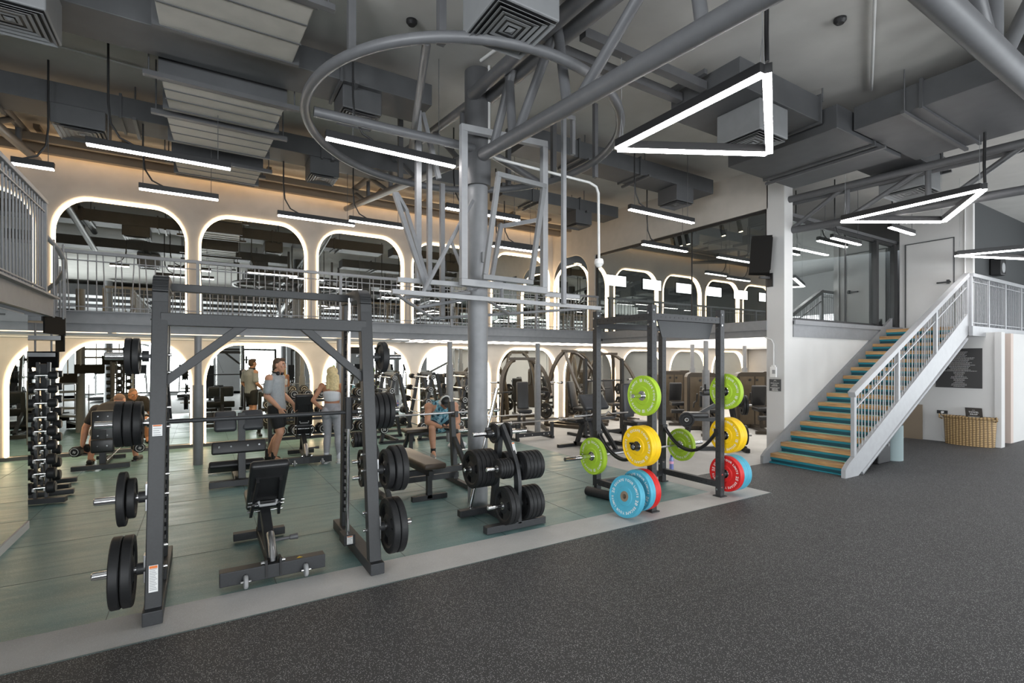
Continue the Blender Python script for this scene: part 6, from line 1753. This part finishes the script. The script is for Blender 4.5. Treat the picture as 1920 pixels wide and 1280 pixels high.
fuse('crop_top', [('t', (0, -.01, 1.075), (0, -.015, 1.165), (.139, .105), (.15, .112))], 'white_cloth', pw, .007)
leg = [('t', (0, 0, .84), (0, 0, .955), (.158, .118), (.138, .102)), ('e', (-.075, -.06, .83), (.088, .075, .1)), ('e', (.075, -.06, .83), (.088, .075, .1))]
for s, A, B, Cc in LEGW:
    A, B, Cc = V(A), V(B), V(Cc); leg += [('l', A, B, .098, .059), ('l', B, B.lerp(Cc, .35) + V((0, -.015, 0)), .057, .061), ('l', B.lerp(Cc, .35) + V((0, -.015, 0)), B.lerp(Cc, .86), .06, .042)]
fuse('leggings', leg, 'legging', pw, .007)
for s, A, B, Cc in LEGW:
    c_ = V(Cc); shoe(pw, (c_.x, c_.y - .06, 0), (c_.x + s * .03, c_.y + .18, 0), 'shoe_white', 'white', .08)
    G().lathe([(.041, 0), (.04, .06), (.041, .1)], (c_.x, c_.y, c_.z - .01), (0, 0, 1), 16).obj('sock', 'white_cloth', pw)

# ---- man with headphones seated, bent over his phone
rz = R(166)
ph = thing('person', 'man in a blue print tank, black cap and white headphones sitting bent over a phone', 'person', (3.78, 8.72, 0), rz)
hc = V((-.03, .42, .955)); hf = V((-.25, .72, -.62)); hu = V((0, .62, .78))
body = [('t', (0, 0, .54), (0, .10, .70), (.19, .15), (.19, .15)), ('t', (0, .10, .70), (0, .25, .86), (.19, .15), (.205, .13)), ('l', (0, .29, .90), (-.02, .36, .95), .07, .062)]
body += head(hc, hf, hu, 1.0)
ARMH = ((1, (.235, .26, .87), (.27, .33, .60), (.06, .56, .53), (-.8, .4, .05)), (-1, (-.235, .26, .87), (-.28, .36, .60), (-.1, .58, .52), (.8, .3, .1)))
for s, A, B, Cc, hd in ARMH:
    A, B, Cc = V(A), V(B), V(Cc); body += [('e', A, (.078, .08, .078)), ('l', A, B, .066, .052), ('l', B, B.lerp(Cc, .3), .05, .052), ('l', B.lerp(Cc, .3), Cc, .052, .032)] + hand(Cc, hd, (0, -.2, 1), s, .5, 1.0)
LEGH = ((1, (.11, .02, .52), (.20, .46, .50), (.19, .50, .10)), (-1, (-.11, .02, .52), (-.24, .44, .50), (-.27, .42, .10)))
for s, A, B, Cc in LEGH:
    A, B, Cc = V(A), V(B), V(Cc); body += [('l', A, B, .095, .065), ('l', B, B.lerp(Cc, .35) + V((0, -.025, 0)), .06, .066), ('l', B.lerp(Cc, .35) + V((0, -.025, 0)), Cc, .064, .038), ('l', Cc, Cc + V((0, .14, -.055)), .036, .03)]
fuse('body', body, 'skin', ph)
eyes(ph, hc, hf, hu)
tk = [('t', (0, -.0, .50), (0, .10, .70), (.205, .168), (.206, .17)), ('t', (0, .10, .70), (0, .24, .855), (.206, .17), (.19, .15)), ('l', (.12, .27, .92), (.14, .22, .88), .05, .06), ('l', (-.12, .27, .92), (-.14, .22, .88), .05, .06)]
fuse('tank_top', tk, 'tank', ph, .008)
sh = [('t', (0, -.02, .50), (0, .02, .60), (.205, .16), (.2, .15))]
for s, A, B, Cc in LEGH: sh += [('l', A, V(A).lerp(V(B), .7), .115, .10)]
fuse('shorts', sh, mat('dark_blue_shorts', (.03, .035, .05), .85), ph, .008)
F_ = hf.normalized(); U_ = (hu - F_ * hu.dot(F_)).normalized(); R_ = F_.cross(U_)
rot = Matrix((R_, F_, U_)).transposed()
fuse('cap', [('e', hc + U_ * .04 - F_ * .01, (.084, .1, .082), rot), ('e', hc + U_ * .035 + F_ * .115, (.065, .065, .012), rot)], 'black', ph, .006, 3)
g = G(); g.pipe([hc + R_ * .09 * math.cos(a) + U_ * (.03 + .115 * math.sin(a)) - F_ * .01 for a in [PI * i / 14 for i in range(15)]], .013, n=8)
for q in (-1, 1): g.ball(hc + R_ * q * .09 - F_ * .01, (.02, .042, .045), 14, 10, rot)
g.obj('headphones', 'white', ph)
for s, A, B, Cc in LEGH:
    c_ = V(Cc); shoe(ph, (c_.x, c_.y - .07, 0), (c_.x + s * .03, c_.y + .21, 0), 'shoe_grey', 'white')
    G().lathe([(.046, 0), (.045, .05), (.047, .08)], (c_.x, c_.y, .08), (0, 0, 1), 16).obj('sock', 'shoe_black', ph)
pc = tag(G().box((0, 0, 0), (.075, .15, .009), Matrix.Rotation(R(25), 3, 'X') @ Matrix.Rotation(R(70), 3, 'Z')).obj('phone', 'black', None, .003), 'black phone held by the man with headphones', 'phone')
pc.location = Matrix.Translation((3.78, 8.72, 0)) @ Matrix.Rotation(rz, 4, 'Z') @ V((-.02, .63, .565))

# ---- shaven-headed man seated at the far left, back turned
pl_ = thing('person', 'shaven-headed man in a dark tee sitting with his back turned at the far left', 'person', (-1.30, 10.42, 0), R(-8))
hc = V((.06, .40, 1.02)); hf = V((.3, .9, -.32)); hu = V((0, .3, .95))
body = [('t', (0, 0, .56), (0, .08, .72), (.18, .13), (.19, .14)), ('t', (0, .08, .72), (0.02, .25, .90), (.19, .14), (.215, .13)), ('l', (.02, .3, .93), (.05, .37, .99), .068, .06)]
body += head(hc, hf, hu, 1.02)
ARML = ((1, (.24, .28, .88), (.36, .26, .60), (.36, .24, .33), (0, -.05, -1)), (-1, (-.22, .28, .88), (-.36, .24, .60), (-.38, .18, .33), (0, -.05, -1)))
for s, A, B, Cc, hd in ARML:
    A, B, Cc = V(A), V(B), V(Cc); body += [('e', A, (.08, .08, .08)), ('l', A, B, .066, .05), ('l', B, B.lerp(Cc, .3), .048, .05), ('l', B.lerp(Cc, .3), Cc, .05, .032)] + hand(Cc, hd, (-s, 0, 0), s, .8, 1.0)
LEGL = ((1, (.11, .03, .54), (.27, .42, .50), (.30, .30, .10)), (-1, (-.11, .03, .54), (-.27, .42, .50), (-.28, .18, .10)))
for s, A, B, Cc in LEGL:
    A, B, Cc = V(A), V(B), V(Cc); body += [('l', A, B, .095, .063), ('l', B, B.lerp(Cc, .35) + V((0, -.025, 0)), .06, .066), ('l', B.lerp(Cc, .35) + V((0, -.025, 0)), Cc, .064, .038), ('l', Cc, Cc + V((0, .14, -.055)), .036, .03)]
fuse('body', body, 'skin_tan', pl_)
eyes(pl_, hc, hf, hu)
F_ = hf.normalized(); U_ = (hu - F_ * hu.dot(F_)).normalized(); R_ = F_.cross(U_); rot = Matrix((R_, F_, U_)).transposed()
fuse('hair', [('e', hc + U_ * .030 - F_ * .016, (.0765, .0945, .0895), rot)], 'hair_shaved', pl_, .006, 3)
te = [('t', (0, 0, .52), (0, .08, .72), (.20, .155), (.212, .16)), ('t', (0, .08, .72), (.02, .25, .89), (.212, .16), (.235, .15)), ('t', (.02, .25, .89), (.03, .31, .95), (.2, .12), (.09, .08))]
for s, A, B, Cc, hd in ARML: te += [('e', A, (.095, .095, .092)), ('l', A, V(A).lerp(V(B), .62), .09, .078)]
fuse('t_shirt', te, 'tee_dark', pl_, .008)
sh = [('t', (0, -.02, .52), (0, .02, .62), (.2, .16), (.195, .15))]
for s, A, B, Cc in LEGL: sh += [('l', A, V(A).lerp(V(B), .85), .115, .10)]
fuse('shorts', sh, 'shorts', pl_, .008)
for s, A, B, Cc in LEGL:
    c_ = V(Cc); shoe(pl_, (c_.x, c_.y - .07, 0), (c_.x + s * .04, c_.y + .21, 0), 'shoe_black', 'black')
    b_ = V(B); G().lathe([(.1, -.02), (.108, .03), (.1, .06)], V(A).lerp(b_, .84), (b_ - V(A)), 18).obj('shorts_lining', 'white_cloth', pl_)
mw = Matrix.Translation((-1.30, 10.42, 0)) @ Matrix.Rotation(R(-8), 4, 'Z')
p = mw @ V((-.38, .12, .25)); dumbbell(p, (.35, 1, 0), .085, .115, .13, 'black round dumbbell in the left hand of the shaven-headed man', 'dumbbells of the seated man', 'round', R(22.5))
p = mw @ V((.36, .18, .25)); dumbbell(p, (-.25, 1, 0), .085, .115, .13, 'black round dumbbell in the right hand of the shaven-headed man', 'dumbbells of the seated man', 'round', R(22.5))
# resistance band on the floor by the rear bench
rb_ = G().pipe(bez((0, 0, .01), (.1, -.08, .05), (.2, .1, .01), (.3, 0, .01), 10), .008, n=6).obj('resistance_band', 'red', loc=(1.25, 8.98, 0))
tag(rb_, 'red strap lying on the floor beside the rear adjustable bench', 'strap')
